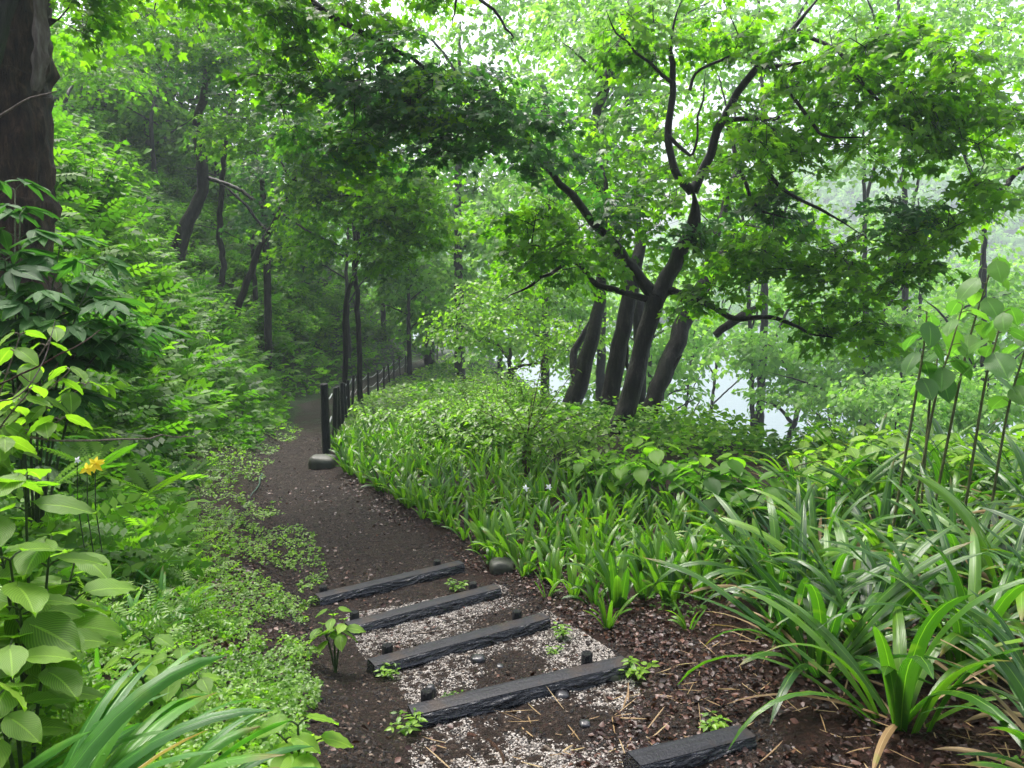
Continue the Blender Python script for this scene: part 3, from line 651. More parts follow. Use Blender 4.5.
# --- stems standing round it
tree('broadleaf_tree', 'stout trunk leaning right just behind the forked maple', None,
  [K(640,440,11.5,30), K(655,395,11.5,24), K(672,350,11.6,25), K(692,305,11.8,21), K(715,270,12,20), K(735,235,12.2,16)],
  [[K(655,388,11.5,14), K(668,372,11.5,12), K(682,355,11.5,8)], [K(700,300,11.8,14), K(725,205,12.4,10), K(745,150,12.6,8), K(760,100,12.8,5)],
   [K(715,335,11.6,10), K(735,320,11.6,12), K(770,300,11.8,8)]],
  [(700,170,12.5,70,60,1.2,34),(770,210,12.3,55,45,1,24),(640,130,12.5,55,50,1,24)], 'maple', size=.11, srad=.45, nl=34, seed=2)
tree('broadleaf_tree', 'upright dark trunk just left of the forked maple, its top lost in leaves', None,
  [K(608,425,12,30), K(612,380,12,24), K(622,330,12,23), K(634,280,12,20), K(640,235,12.2,14), K(630,190,12.4,11)],
  [[K(632,285,12,9), K(610,235,12.2,8), K(606,190,12.4,7), K(595,130,12.8,6)], [K(625,320,12,6), K(632,425,12,5)]],
  [(610,150,12.8,55,45,1.1,24),(575,200,12.5,50,40,1,20),(660,260,12.4,40,30,.8,14)], 'maple', size=.11, srad=.45, nl=34, seed=3)
tree('broadleaf_tree', 'dark leaning trunk half hidden by shrubs, left of the stems around the maple', None,
  [K(570,425,13,34), K(578,385,13,24), K(592,340,13,20), K(600,295,13.2,16), K(603,260,13.4,12)],
  [[K(577,385,13,12), K(574,355,13.2,10), K(590,320,13.4,8)], [K(600,300,13.2,8), K(570,240,13.6,6), K(540,190,14,5)]],
  [(560,215,14,50,35,1.2,20),(600,250,13.8,40,30,1,16),(530,270,13.5,40,28,1,14)], 'maple', size=.115, srad=.45, nl=32, seed=4)
tree('broadleaf_tree', 'slim hazy trunk with a bent top in the gap above centre', None,
  [K(640,330,19,16), K(632,290,19,14), K(612,240,19,13), K(598,190,19,12), K(594,140,19,12), K(598,110,19,13), K(608,75,19,11), K(622,40,19,10), K(632,5,19,8)],
  [[K(597,112,19,8), K(618,70,19,6), K(640,50,19,4)], [K(606,80,19,6), K(590,65,18.8,4), K(560,40,18.6,3)], [K(625,105,19,6), K(640,95,19,5), K(655,85,19,4)]],
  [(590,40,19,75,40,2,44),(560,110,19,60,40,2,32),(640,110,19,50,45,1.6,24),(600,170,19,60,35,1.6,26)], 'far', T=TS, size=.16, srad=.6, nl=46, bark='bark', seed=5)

# --- left-hand trees on the bank
tree('leaning_tree', 'curved dark trunk on the left bank bending up and over the path', None,
  [K(172,268,15,24), K(185,230,15,19), K(203,190,15,15), K(200,150,14.8,14), K(197,125,14.6,11), K(206,85,14.2,11), K(205,45,13.8,10), K(190,10,13.4,9), K(180,-25,13,8)],
  [[K(206,96,14.3,5), K(235,95,14,4), K(262,108,13.6,3)], [K(208,178,15,6), K(240,190,14.4,5), K(275,215,14,4), K(330,240,13.6,2)],
   [K(206,52,13.9,5), K(240,30,13.5,5), K(280,25,13.1,3), K(330,22,12.8,2)]],
  [(150,25,13,70,35,1,34),(240,40,12.8,60,38,1,30),(300,75,12,55,40,1,30),(100,60,14,50,30,1,20),(235,130,14,50,30,.8,16)], 'maple', size=.10, srad=.42, nl=38, seed=6,
  blobs2=[(210,60,13.4,45,30,.6,14),(270,215,13.6,50,18,.5,14)], mat2='maple_shaded')
tree('slim_tree', 'slim almost straight dark stem just right of the curved trunk', None,
  [K(216,302,14,9), K(224,270,14,8), K(219,235,14,8), K(222,180,13.8,7), K(228,130,13.6,7), K(233,80,13.4,5), K(220,40,13,5), K(216,-10,12.6,4)], [],
  [(225,20,12.5,50,28,.8,20),(270,130,13,40,28,.6,14)], 'maple', size=.10, srad=.4, nl=36, seed=7, sides=9, wob=.05)
tree('slim_tree', 'thin tree leaning right from the bank and forking into three drooping branches', None,
  [K(220,352,12,11), K(236,312,12,10), K(252,270,12,9), K(264,240,12,8), K(284,205,11.8,7), K(292,185,11.6,7), K(322,150,11.2,5)],
  [[K(286,203,11.8,4), K(310,196,11.6,4), K(350,196,11.2,3), K(400,205,10.9,2)], [K(280,212,11.8,4), K(315,235,11.5,3), K(345,248,11.2,2)], [K(292,186,11.6,3), K(285,170,11.6,3), K(275,155,11.6,2)],
   [K(268,232,12,4), K(245,205,12,4), K(218,180,12,3)]],
  [(340,130,10.8,60,38,.8,34),(400,190,10.6,42,38,.7,30),(330,185,11,50,34,.7,28),(395,235,10.6,35,40,.6,26),(440,215,10.4,22,45,.5,18),(300,235,11.5,40,25,.6,14)], 'maple', size=.095, srad=.36, nl=40, seed=8, sides=9,
  blobs2=[(380,110,10.4,55,34,.6,30),(330,170,11,45,25,.5,16)], mat2='maple_shaded')
tree('straight_tree', 'straight dark pole-like trunk standing on the bank above the fence', None,
  [K(269,372,15,10), K(268,320,15,10), K(267,270,15,10), K(265,225,15,9), K(262,180,15,7)], [[K(265,240,15,6), K(285,200,14.8,5), K(300,170,14.5,3)]],
  [(280,170,15,55,30,1,18)], 'maple_shaded', size=.10, srad=.42, nl=34, seed=9, sides=10, wob=.015)
tree('leaning_tree', 'short stout trunk leaning hard to the right high on the left bank', None,
  [K(140,145,26,11), K(155,120,26,11), K(168,98,26,14), K(178,80,26,11), K(195,55,26,8), K(215,25,26,7)], [[K(178,80,26,8), K(190,90,26,5), K(196,120,26,4)]],
  [(170,30,25,50,25,1.5,20)], 'shrub', T=TS, size=.15, srad=.6, nl=40, seed=10)
for k, (px, py, d, h_, lean, lb) in enumerate([(128,125,27,70,14,'thin upright trunk high on the left bank, right of two others'),(103,118,28,75,3,'thinnest upright trunk high on the left bank near the big brown trunk'),
        (180,165,24,90,2,'thin trunk on the left bank between stout leaning trunk and curved trunk'),(85,128,24,70,28,'crooked low stem leaning right on the left bank'),
        (345,310,20,110,26,'slim double-leaning stem on the bank above the rope fence'),(357,300,22,110,-6,'upright slender stem above the far rope fence')]):
    tree('bank_tree', lb, 'thin trees on the left bank', [K(px,py,d,7), K(px+lean*.4,py-h_*.35,d,6), K(px+lean*.5,py-h_*.7,d,6), K(px+lean,py-h_,d,4)],
      [[K(px+lean*.4,py-h_*.4,d,4), K(px+lean*.4+14,py-h_*.7,d-.4,3), K(px+lean*.4+22,py-h_*.95,d-.6,2)]],
      [(px+lean, py-h_*1.05, d-1, 55, 24, 1.4, 20)], 'shrub', T=TS, size=.14, srad=.6, nl=38, seed=20+k, sides=7)
# big brown trunk at the left edge
D = 7.4
r_ = tree('old_tree', 'massive brown trunk with peeling bark at the top left corner', None,
  [K(-6,330,D,120), K(0,250,D,92), K(7,200,D,80), K(8,120,D,72), K(6,60,D,76), K(2,0,D,80), K(-6,-60,D,84), K(-20,-190,D,90)], [[K(40,30,D,10), K(50,22,D-.1,8), K(58,20,D-.2,4)]],
  [(60,-40,7.2,60,30,.6,10),(120,-15,7.2,70,26,.7,20),(20,-60,7,60,30,.7,10),(90,25,7.6,40,16,.5,8)], 'maple', size=.095, srad=.36, nl=36, bark='bark_brown', seed=11, sides=34, rough=.16)
a = Acc(); Q = spline([K(33,90,D-.30,0)[:3], K(37,60,D-.30,0)[:3], K(38,30,D-.30,0)[:3], K(36,-20,D-.30,0)[:3]], .04); wd = np.linspace(-1, 1, 9)
n_ = len(Q); prof = (.045+.015*np.sin(np.arange(n_)*.9))*np.minimum(1, np.arange(n_)/5.+.1)
V = Q[:, None]+np.stack([wd[None]*prof[:, None], -.03*(1-wd[None]**2)*np.ones((n_, 1))-.0+.10*np.maximum(0,wd[None])+.012*fbm(np.arange(n_)[:, None]*.5, wd[None]*3, 3, 4), 0*wd[None]*np.ones((n_, 1))], -1)
i, j = np.meshgrid(np.arange(n_-1), np.arange(8), indexing='ij'); a.add(V, [np.stack([i*9+j, i*9+j+1, (i+1)*9+j+1, (i+1)*9+j], -1).reshape(-1, 4)])
o = a.obj('bark_plate', M['bark_plate'], r_); o.location = -r_.location
# overhanging boughs at the very top, from a tree standing left of and behind the camera side
tree('maple_tree', 'maple rooted on the left bank whose dark boughs hang over the path at top centre', None,
  [K(-160,420,6.5,60), K(-60,160,6.6,50), K(20,-60,6.8,44), K(60,-220,7,36)],
  [[K(20,-60,6.8,26), K(150,-70,7.2,20), K(260,-25,7.6,14), K(360,30,8,8), K(450,80,8.2,5), K(530,110,8.4,3)],
   [K(60,-220,7,20), K(260,-150,7.6,14), K(450,-60,8.2,8), K(455,10,8.3,3), K(452,28,8.3,2)],
   [K(260,-150,7.6,12), K(420,-60,8.4,7), K(500,20,8.6,4), K(515,45,8.6,3)]],
  [(250,-10,7.6,70,30,.6,26),(330,20,8,60,35,.7,34),(300,70,8.2,50,30,.6,16),(400,-5,8.2,60,26,.7,26),(440,95,8.2,60,40,.5,14),(350,150,8.4,50,30,.5,14)], 'maple', size=.088, srad=.34, nl=44, seed=12,
  blobs2=[(390,70,8.1,70,38,.6,30),(450,95,8.2,70,38,.6,30),(500,110,8.4,55,34,.5,20),(375,135,8.4,60,36,.5,20),(310,100,8.4,45,40,.5,13),(430,150,8.6,50,26,.5,13),(540,135,8.7,40,26,.4,9)], mat2='maple_shaded', flat=.2)

# --- hazy trees down the slope and by the lake
def slope_tree(px, ptop, d, rad_px, rows, lb, seed, lean=0, tw=8, mat='far', size=None, trunk_from=None, dens=1.0, group='hazy trees below the bank'):
    """a whole tree standing on the slope: trunk from the real ground up to the crown"""
    x, y, _ = at(px, 384, d); z = hz(x, y); p0 = (x-lean*d/F, y, z-.2, tw*.7*d/F); top = at(px+lean*.3, ptop, d)
    mid = (x-lean*.3*d/F, y, z+(top[2]-z)*.5, tw*.42*d/F); tp = (top[0], top[1], top[2]-.3*rad_px*d/F, tw*.15*d/F); H_ = top[2]-z
    r = np.random.default_rng(seed); limbs = []
    for k in range(5):
        t = .35+.12*k; b = np.array(p0)*(1-t)**2+2*t*(1-t)*np.array(mid)+t*t*np.array(tp); a_ = r.uniform(-1, 1)
        e = at(px+a_*rad_px*.9+(rad_px*.3 if a_ > 0 else -rad_px*.3), 0, d); zz = b[2]+r.uniform(.08, .22)*H_
        limbs.append([(b[0], b[1], b[2], tw*.25*d/F), ((b[0]+e[0])/2, b[1]+r.normal()*.5, b[2]+(zz-b[2])*.7, tw*.16*d/F), (e[0], b[1]+r.normal()*1., zz, tw*.06*d/F)])
    bl = [(px+ox*rad_px, py, d+r.normal()*.8, rad_px*f, rh, max(1, rad_px*f*d/F*.8), int(n*dens)) for (ox, py, f, rh, n) in rows]
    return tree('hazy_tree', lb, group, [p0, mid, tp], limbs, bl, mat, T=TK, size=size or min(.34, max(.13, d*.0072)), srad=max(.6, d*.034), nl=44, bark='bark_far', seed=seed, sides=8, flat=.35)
slope_tree(460,0,34,70,[(0,30,1,40,30),(0,110,.9,50,34),(-.3,180,1,40,30),(.4,210,.8,40,30),(0,260,1,40,34)],'pale tree in the gap between the path side maples and the forked maple',31)
slope_tree(600,-60,36,110,[(0,-10,1,40,34),(-.5,30,1,40,30),(.5,40,1,40,30),(-.6,100,.9,40,22)],'tall pale tree filling the top of the gap at centre',44)
slope_tree(760,-60,40,130,[(-.3,0,1,40,34),(.5,0,1,40,34),(0,60,1,40,26)],'tall pale tree high behind the forked maple',45)
slope_tree(900,-60,34,110,[(0,0,1,40,34),(.5,40,1,40,20)],'tall pale tree at the top edge behind the maple boughs on the right',46)
slope_tree(545,120,28,60,[(0,170,1,40,26),(-.4,220,1,40,26),(.2,280,1,40,30),(-.6,330,.8,30,20)],'light green tree behind the leaning trunk left of the maple',32)
slope_tree(430,220,44,50,[(0,250,1,30,22),(0,290,1.1,30,24),(.3,325,1,20,14)],'small pale tree beyond the end of the rope fence',33)
slope_tree(510,330,22,60,[(0,300,1,30,30),(-.6,325,.9,25,24),(.7,335,.9,25,24)],'low bushy light green tree behind the lily bed centre',34,mat='bright_small',size=.11)
slope_tree(865,90,30,95,[(0,70,1,60,26),(.4,150,.9,50,16),(-.6,150,.9,50,20),(.1,215,1,20,10)],'tall pale tree with long slanting limbs above right of centre',35)
slope_tree(985,60,26,80,[(0,30,1,40,24),(.1,90,1,45,26),(-.4,140,.8,30,14),(.3,170,.6,25,10)],'tall pale tree at the top right corner behind the maple leaves',36)
slope_tree(800,330,34,60,[(0,350,1.0,28,26),(-.8,345,.7,24,14),(.5,385,.9,25,20),(-.3,395,.5,16,8)],'round pale tree leaning over the water, dark trunk bending right',37,lean=60,tw=9)
slope_tree(870,310,30,70,[(0,345,1.0,35,34),(.6,330,.9,30,24),(-.4,395,.9,25,22),(.5,400,.9,25,22)],'broad pale tree beside the cane stems, right of the water gap',38)
slope_tree(960,300,36,80,[(0,320,1.0,30,24),(.5,300,.8,30,20),(-.3,370,1,35,28),(.5,380,.9,35,26)],'broad hazy tree behind the tall canes',39)
slope_tree(690,320,44,34,[(-.2,340,1,25,18),(-.4,380,.6,20,7)],'slender pale tree left of the water gap',40,tw=3.5,lean=16)
slope_tree(650,290,40,50,[(0,320,1,30,20),(.4,360,.8,25,16),(-.6,380,.9,30,18)],'pale tree seen between the maple stems',41,tw=6)
slope_tree(920,180,44,60,[(0,225,.9,18,10),(-.6,260,.8,18,12),(.2,285,1,20,16)],'faint tree before the far wooded hill',42,tw=5)
slope_tree(740,60,40,70,[(0,80,1,50,20),(-.5,160,.9,50,20),(.3,230,.9,40,18)],'faint tall tree glimpsed behind the fork of the maple',43,tw=5,lean=-24)
slope_tree(720,250,52,70,[(0,290,1,36,26),(.4,340,.9,30,20)],'distant pale tree right of the maple trunks over the lake shore',60,tw=4,lean=22)
slope_tree(830,250,48,80,[(0,290,1,36,30),(.5,330,.9,30,20),(-.6,330,.8,26,14)],'distant pale tree on the shore under the maple boughs',61,tw=4,lean=-18)
slope_tree(1010,250,50,80,[(0,275,1,36,26),(-.5,330,.9,40,30)],'distant pale tree on the shore behind the canes',62,tw=4)
slope_tree(580,250,50,70,[(0,280,1,40,30),(0,340,1,36,26)],'distant pale tree left of the maple trunks',63,tw=4)
slope_tree(500,180,52,60,[(0,220,1,40,30),(0,290,1,40,30)],'distant pale tree right of the far fence end',64,tw=4)
slope_tree(900,370,24,60,[(0,395,1,26,34),(.8,400,.9,24,24)],'bright bushy tree just below the rim behind the canes',65,tw=4)
slope_tree(990,360,22,60,[(0,395,1,30,34),(-.8,410,.9,20,20)],'bright bushy tree just below the rim at the right edge',66,tw=4)
slope_tree(165,70,33,70,[(-.3,110,1,30,26),(.2,150,1,26,26)],'bushy tree filling the gap behind the stout leaning trunk',68,tw=4,mat='shrub',group='leafy trees on the upper left slope')
slope_tree(110,40,38,70,[(0,70,1,36,26),(.4,120,1,26,20)],'bushy tree between the two thin upright trunks and the sky',69,tw=4,mat='shrub',group='leafy trees on the upper left slope')
slope_tree(240,120,38,70,[(0,150,1,30,26),(.3,195,1,26,22)],'bushy tree high behind the slim straight stem',70,tw=4,mat='shrub',group='leafy trees on the upper left slope')
slope_tree(400,270,52,40,[(0,300,1,22,22),(.3,325,1,18,18)],'small tree closing the view beyond the last fence posts',71,tw=4,mat='shrub')
# diagonal bare-limbed tree at the right edge
tree('spreading_tree','dark forked limbs slanting in from the right edge before the far hill', None,
  [K(1110,230,14,16), K(1060,170,14,12), K(1024,168,14,8), K(1005,185,14,6), K(975,205,14,5), K(945,222,14,3)],
  [[K(1050,160,14,8), K(1015,175,14,5), K(985,218,14,4), K(950,225,14,2)], [K(1060,180,14,6), K(1000,208,14,4), K(960,212,14,2)]],
  [(1010,150,14,30,25,.8,10),(1000,195,14,30,14,.6,8),(960,225,14,22,8,.4,5),(1050,200,14,40,40,1,12)], 'far', T=TK, size=.10, srad=.4, nl=34, seed=50, sides=8)
# wooded hill across the lake: one mass
n = 5200; x = rng.uniform(-230, 230, n); y = rng.uniform(208, 330, n); z = height(x, y, False); ok = z > WATER_Z+.2; C = np.c_[x, y, z+3][ok]
acc = Acc(); nl = 26; k = np.repeat(np.arange(len(C)), nl); q = norm(rng.normal(size=(len(k), 3))); q[:, 2] = np.abs(q[:, 2])*1.1-.2
P = C[k]+q*np.array([3.0, 3.0, 3.4])*(.75+.35*rng.random((len(k), 1))); leaves(acc, TK, P, np.cross(q, rng.normal(size=q.shape)), q+.3*rng.normal(size=q.shape), rng.uniform(1.2, 2.2, len(k)), rng.random(len(k)), rng.random(len(C))[k])
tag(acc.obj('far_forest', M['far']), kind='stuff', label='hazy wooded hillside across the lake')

# ================================================================== UNDERGROWTH
def view_pts(n, d0, d1, u0=-.75, u1=.75, p=1.0):
    d = np.exp(rng.uniform(math.log(d0), math.log(d1), n)); u = rng.uniform(u0, u1, n); x = u*d; y = d; s, i = path_s(x, y); e, _ = _nearest(x, y, EDGE, _ET)
    return x, y, d, s, PD[i, 3], e
def cover(name, label, mask, n, T, mat, size, hgt, d0=1.6, d1=45, tl=.45, hexp=1.3, up=0.0, ramp_=.001):
    x, y, d, s, hw, e = view_pts(n, d0, d1); ok = mask(x, y, d, s, hw, e); x, y, d = x[ok], y[ok], d[ok]; m_ = len(x); z = height(x, y)
    ld = (np.abs(s)-hw)[ok]; h = hgt*rng.random(m_)**hexp*(.6+.8*vnoise(x*1.3, y*1.3, 5))*np.clip((ld-.1)/ramp_, .12, 1); P = np.c_[x, y, z+.01+h]; az = rng.random(m_)*6.28
    sc = size*(.6+.8*rng.random(m_))*np.clip((d/7)**.6, .8, 2.9)
    acc = Acc(); cl = vnoise(x*1.7, y*1.7, 12); leaves(acc, T, P, np.c_[np.cos(az), np.sin(az), rng.normal(up, .25, m_)], tilt(m_, tl)+np.array([0, -.25, 0]), sc, rng.random(m_), cl)
    return tag(acc.obj(name, M[mat]), kind='stuff', label=label)
LEFT = lambda k0, k1: (lambda x, y, d, s, hw, e: (-s-hw > k0+.25*fbm(x*2, y*2, 3, 3)) & (-s-hw < k1))
LM = lambda y: np.interp(y, [2.0, 3, 4.3, 5.8, 9], [.62, .42, .18, -.1, .05])
cover('slope_undergrowth', 'dense green undergrowth covering the steep bank left of the path', lambda x, y, d, s, hw, e: (-s-hw > LM(y)+np.interp(y, [2, 7.5, 10], [.75, .7, .12])+.35*fbm(x*2, y*2, 3, 3)) & (-s-hw < 26), 230000, TS, 'shrub', .085, .62, 3.2, 75, ramp_=2.8, tl=.7)
cover('slope_undergrowth', 'compound-leaved weeds among the undergrowth of the left bank', LEFT(.7, 22), 40000, T_pinnk, 'shrub', .24, .80, 4.2, 40, up=.2, ramp_=2.4, tl=.6)
LM = lambda y: np.interp(y, [2.0, 3, 4.3, 5.8, 9], [.62, .42, .18, -.1, .05])
HM = lambda thr, k0, k1: (lambda x, y, d, s, hw, e: (-s-hw > k0+LM(y)+.3*fbm(x*2.5, y*2.5, 3, 13)) & (-s-hw < k1) & (fbm(x*2.6, y*2.6, 4, 17)+thr > 0))
cover('path_herbs', 'small bright green herbs creeping over the soil left of the path', HM(.09, -.22, 3.2), 80000, T_trio, 'bright_small', .040, .09, 1.3, 16)
cover('path_herbs', 'tiny leaved seedlings between the herbs left of the path', HM(.08, -.22, 2.4), 70000, TS, 'bright_small', .022, .10, 2.2, 14)
cover('tall_weeds', 'thin upright weeds mixed into the herbs at the lower left', HM(.02, .25, 3.4), 16000, T_pinn, 'bright_small', .09, .22, 1.3, 9, up=.3, tl=.6)
RB = lambda thr, k0, k1: (lambda x, y, d, s, hw, e: (s-hw > k0+.3*fbm(x*2.5, y*2.5, 3, 23)) & (s-hw < k1) & (e < 1.5) & (fbm(x*2.2, y*2.2, 4, 27)+thr > 0))
cover('bed_herbs', 'low weeds scattered over the reddish mulch right of the path', RB(.0, .30, 5), 20000, T_trio, 'shrub', .045, .09, 2.0, 8)
cover('verge_undergrowth', 'low leafy undergrowth on the lake side of the rope fence', lambda x, y, d, s, hw, e: (s-hw > .15) & (e < 3) & (y > 8.2), 70000, TS, 'bright_small', .06, .34, 8, 50, ramp_=1.6)
cover('lake_slope_undergrowth', 'undergrowth on the slope falling to the lake', lambda x, y, d, s, hw, e: (e > -1) & (e < 26), 50000, TS, 'shrub', .09, .3, 8, 55)

# shrubs: each stands on its own
def shrub_proto(kind, seed):
    r = np.random.default_rng(seed); acc = Acc(); ns = {'elder': 9, 'spray': 12, 'fine': 14}[kind]
    for k in range(ns):
        az = r.random()*6.28; L = r.uniform(.7, 1.15); ln = r.uniform(.2, .75); s = np.linspace(0, 1, 7); th = ln*.4+s*ln*1.3
        P = np.c_[np.cumsum(np.sin(th))*np.cos(az), np.cumsum(np.sin(th))*np.sin(az), np.cumsum(np.cos(th))]*L/7; P = P-P[0]
        tube(acc, P, np.linspace(.010, .003, 7), 5, 1)
        m_ = {'elder': 13, 'spray': 60, 'fine': 95}[kind]; t = r.uniform(.25, 1, m_)*6; i0 = np.minimum(t.astype(int), 5); B = P[i0]+(P[i0+1]-P[i0])*(t-i0)[:, None]
        B += r.normal(size=B.shape)*{'elder': .02, 'spray': .09, 'fine': .11}[kind]; a2 = r.random(m_)*6.28
        yd = np.c_[np.cos(a2)+.5*np.cos(az), np.sin(a2)+.5*np.sin(az), r.normal(-.15, .2, m_)]
        leaves(acc, {'elder': T_pinn, 'spray': TS, 'fine': TS}[kind], B, yd, np.array([0, 0, 1.])+.35*r.normal(size=(m_, 3)), {'elder': .34, 'spray': .11, 'fine': .065}[kind]*r.uniform(.7, 1.2, m_), r.random(m_), np.full(m_, r.random()))
    return acc
def shrub_set(kind, mat, stem, P, label, group, scale, nproto=3, seed=0, fac=.05, name='shrub', cat='shrub'):
    r = np.random.default_rng(seed); protos = []
    for k, p in enumerate(P):
        rz = r.random()*6.28
        if k < nproto:
            root = empty(name, p, label, cat, group, rz); acc = shrub_proto(kind, seed+k)
            LV = Acc(); ST = Acc()
            me = acc.mesh('foliage', [M[mat], M[stem]]); o = bpy.data.objects.new('foliage', me); COL.objects.link(o); o.parent = root; protos.append(root)
        else: root = copy_tree(protos[k % nproto]); root.location = p; root.rotation_euler = (0, 0, rz)
        d = np.linalg.norm(p); s = scale*r.uniform(.75, 1.3); root.scale = (s, s, s*r.uniform(.8, 1.15))
    return protos
P = scatter([(0,180),(60,200),(200,300),(215,360),(150,430),(0,500),(-80,450),(-80,200)], .62, (-9, -1.6, 3.8, 11), 3000, 1.5)
shrub_set('elder', 'shrub_cool', 'stem_green', P, 'dark bluish green shrub with divided leaves on the lower left bank', 'dark leafy shrubs on the lower left bank', .72, 4, 100)
x_ = np.array([-4.9, -4.45, -4.1, -3.75, -4.3, -3.9, -4.7, -5.2]); y_ = np.array([6.7, 6.4, 6.6, 6.2, 5.9, 5.6, 6.0, 6.3])
shrub_set('elder', 'shrub', 'stem_green', np.c_[x_, y_, height(x_, y_)], 'mid green shrub hiding the foot of the massive brown trunk', 'shrubs round the foot of the brown trunk', .85, 3, 180)
P = scatter([(40,100),(160,120),(440,320),(430,338),(300,375),(220,380),(190,300),(40,200)], 1.3, (-24, -4, 8, 46), 6000, 1.3)
shrub_set('spray', 'shrub', 'stem_green', P, 'leafy mid green shrub on the slope above the rope fence', 'leafy shrubs on the upper left slope', 1.35, 4, 120)
P = scatter([(440,432),(465,405),(480,385),(530,385),(590,425),(580,445),(500,450),(450,445)], .95, (-6, 2.2, 8, 40), 5000, .6)
P = P[(P[:, 0] < .6)]
shrub_set('fine', 'bright_small', 'stem_red', P, 'light green fine-leaved shrub behind the lily bed', 'light green shrubs between fence and maple', .72, 4, 140)
P = scatter([(810,480),(1060,440),(1060,400),(830,400)], .6, (1.0, 8.5, 6, 13), 4000, .6)
shrub_set('spray', 'shrub', 'stem_green', P, 'mid green shrub on the rim of the bank above the lake', 'shrubs on the rim above the lake', .62, 4, 160)

# ------------------------------------------------------------------ strap-leaved lilies
def blades(acc, base, az, L, W, lean, curl, mi=0, rnd=None, clump=.5, seg=10, fold=.35, twist=0):
    n = len(base); i = np.arange(seg+1)/seg; th = lean[:, None]+curl[:, None]*i[None]**1.6
    dx = np.sin(th)*np.cos(az)[:, None]; dy = np.sin(th)*np.sin(az)[:, None]; dz = np.cos(th)
    st = (L/seg)[:, None]; c = lambda q: np.concatenate([np.zeros((n, 1)), np.cumsum((q[:, 1:]+q[:, :-1])*.5*st, 1)], 1)
    C = np.stack([c(dx), c(dy), c(dz)], -1)+base[:, None]
    tw = (rng.normal(size=n)*.5)[:, None]*i[None]*(1+twist)
    side = np.stack([-np.sin(az)[:, None]*np.ones_like(th), np.cos(az)[:, None]*np.ones_like(th), np.zeros_like(th)], -1); nn = np.cross(np.stack([dx, dy, dz], -1), side)
    side = side*np.cos(tw)[..., None]+nn*np.sin(tw)[..., None]; nn = np.cross(np.stack([dx, dy, dz], -1), side)
    prof = (.55+.45*np.sin(np.clip(i/.5, 0, 1)*math.pi/2))*np.sqrt(np.clip(1-i**3.2, 0, 1)); prof[-1] = .03; wv = W[:, None]*prof[None]*.5
    qs = np.array([-1, -.5, 0, .5, 1]); V = C[:, :, None]+side[:, :, None]*(qs[None, None, :, None]*wv[:, :, None, None])-nn[:, :, None]*((np.abs(qs)*fold)[None, None, :, None]*wv[:, :, None, None])
    k = (seg+1)*5; a_, b_ = np.meshgrid(np.arange(seg), np.arange(4), indexing='ij'); f = np.stack([a_*5+b_, a_*5+b_+1, (a_+1)*5+b_+1, (a_+1)*5+b_], -1).reshape(-1, 4)
    uv = np.stack(np.broadcast_arrays((qs*.5+.5)[None, :], i[:, None]), -1).reshape(-1, 2)
    rnd = rng.random(n) if rnd is None else rnd; cl = np.broadcast_to(clump, (n,))
    acc.add(V, [(f[None]+(np.arange(n)*k)[:, None, None]).reshape(-1, 4)], mi, np.tile(uv, (n, 1)), np.repeat(np.c_[rnd, cl], k, 0))
def clump_mesh(nb, L, W, lean, curl, seed, dry=0, spread=.04):
    global rng; keep = rng; rng = np.random.default_rng(seed); acc = Acc(); az = rng.random(nb)*6.28+0
    base = np.c_[np.cos(az)*spread*rng.random(nb), np.sin(az)*spread*rng.random(nb), np.full(nb, -.02)]
    blades(acc, base, az, L*rng.uniform(.6, 1.15, nb), W*rng.uniform(.75, 1.15, nb), rng.uniform(*lean, nb), rng.uniform(*curl, nb), 0, None, rng.random())
    if dry: az = rng.random(dry)*6.28; blades(acc, np.zeros((dry, 3)), az, L*rng.uniform(.5, .8, dry), W*.5*np.ones(dry), rng.uniform(.9, 1.3, dry), rng.uniform(.5, 1.1, dry), 1)
    rng = keep; return acc.mesh('lily_clump', [M['strap'], M['strap_dry']])
ORD = 'first second third fourth fifth sixth seventh eighth ninth tenth eleventh twelfth'.split()
def row_labels(P, what, rows):
    """one label per plant: rows by distance, then order from the left"""
    out = [None]*len(P)
    if not len(P): return out
    P = np.asarray(P); px, py, d = proj(P); o = np.argsort(d); nr = max(1, min(len(ORD), math.ceil(len(P)/rows))); per = math.ceil(len(P)/nr)
    for r_ in range(nr):
        q = o[r_*per:(r_+1)*per]; q = q[np.argsort(px[q])]
        rn = 'front row' if r_ == 0 else ORD[r_]+' row back'
        for k, j in enumerate(q): out[j] = what+', '+(ORD[k] if k < 12 else ORD[len(q)-k-1] if len(q)-k-1 < 12 else ORD[0])+(' from left in the ' if k < 12 else ' from right in the ')+rn
    return out
def place(meshes, P, name, label, cat, group, sc=(.8, 1.2), seed=0, rz=None):
    r = np.random.default_rng(seed); out = []
    for k, p in enumerate(P):
        o = bpy.data.objects.new(name, meshes[k % len(meshes)]); COL.objects.link(o); o.location = p; o.rotation_euler = (r.normal()*.06, r.normal()*.06, r.random()*6.28 if rz is None else rz)
        s = r.uniform(*sc); o.scale = (s, s, s); tag(o, label, cat, group); out.append(o)
    return out
up = [clump_mesh(int(7+3*(k % 3)), .35, .040, (.03, .50), (.2, 1.7), 200+k) for k in range(8)]
LILY = [(336,452),(345,488),(400,500),(440,528),(500,560),(560,592),(640,628),(720,636),(770,600),(745,540),(700,515),(600,495),(560,475),(470,452),(400,432),(350,430)]
P = scatter(LILY, .158, (-3.2, 2.4, 4, 11), 6000, -.08)[:290]
print('lilies', len(P)); place(up, P, 'lily_plant', 'upright glossy strap-leaved lily clump in the dense bed between the path and the maple', 'lily', 'lilies of the dense bed', (.75, 1.15), 1)
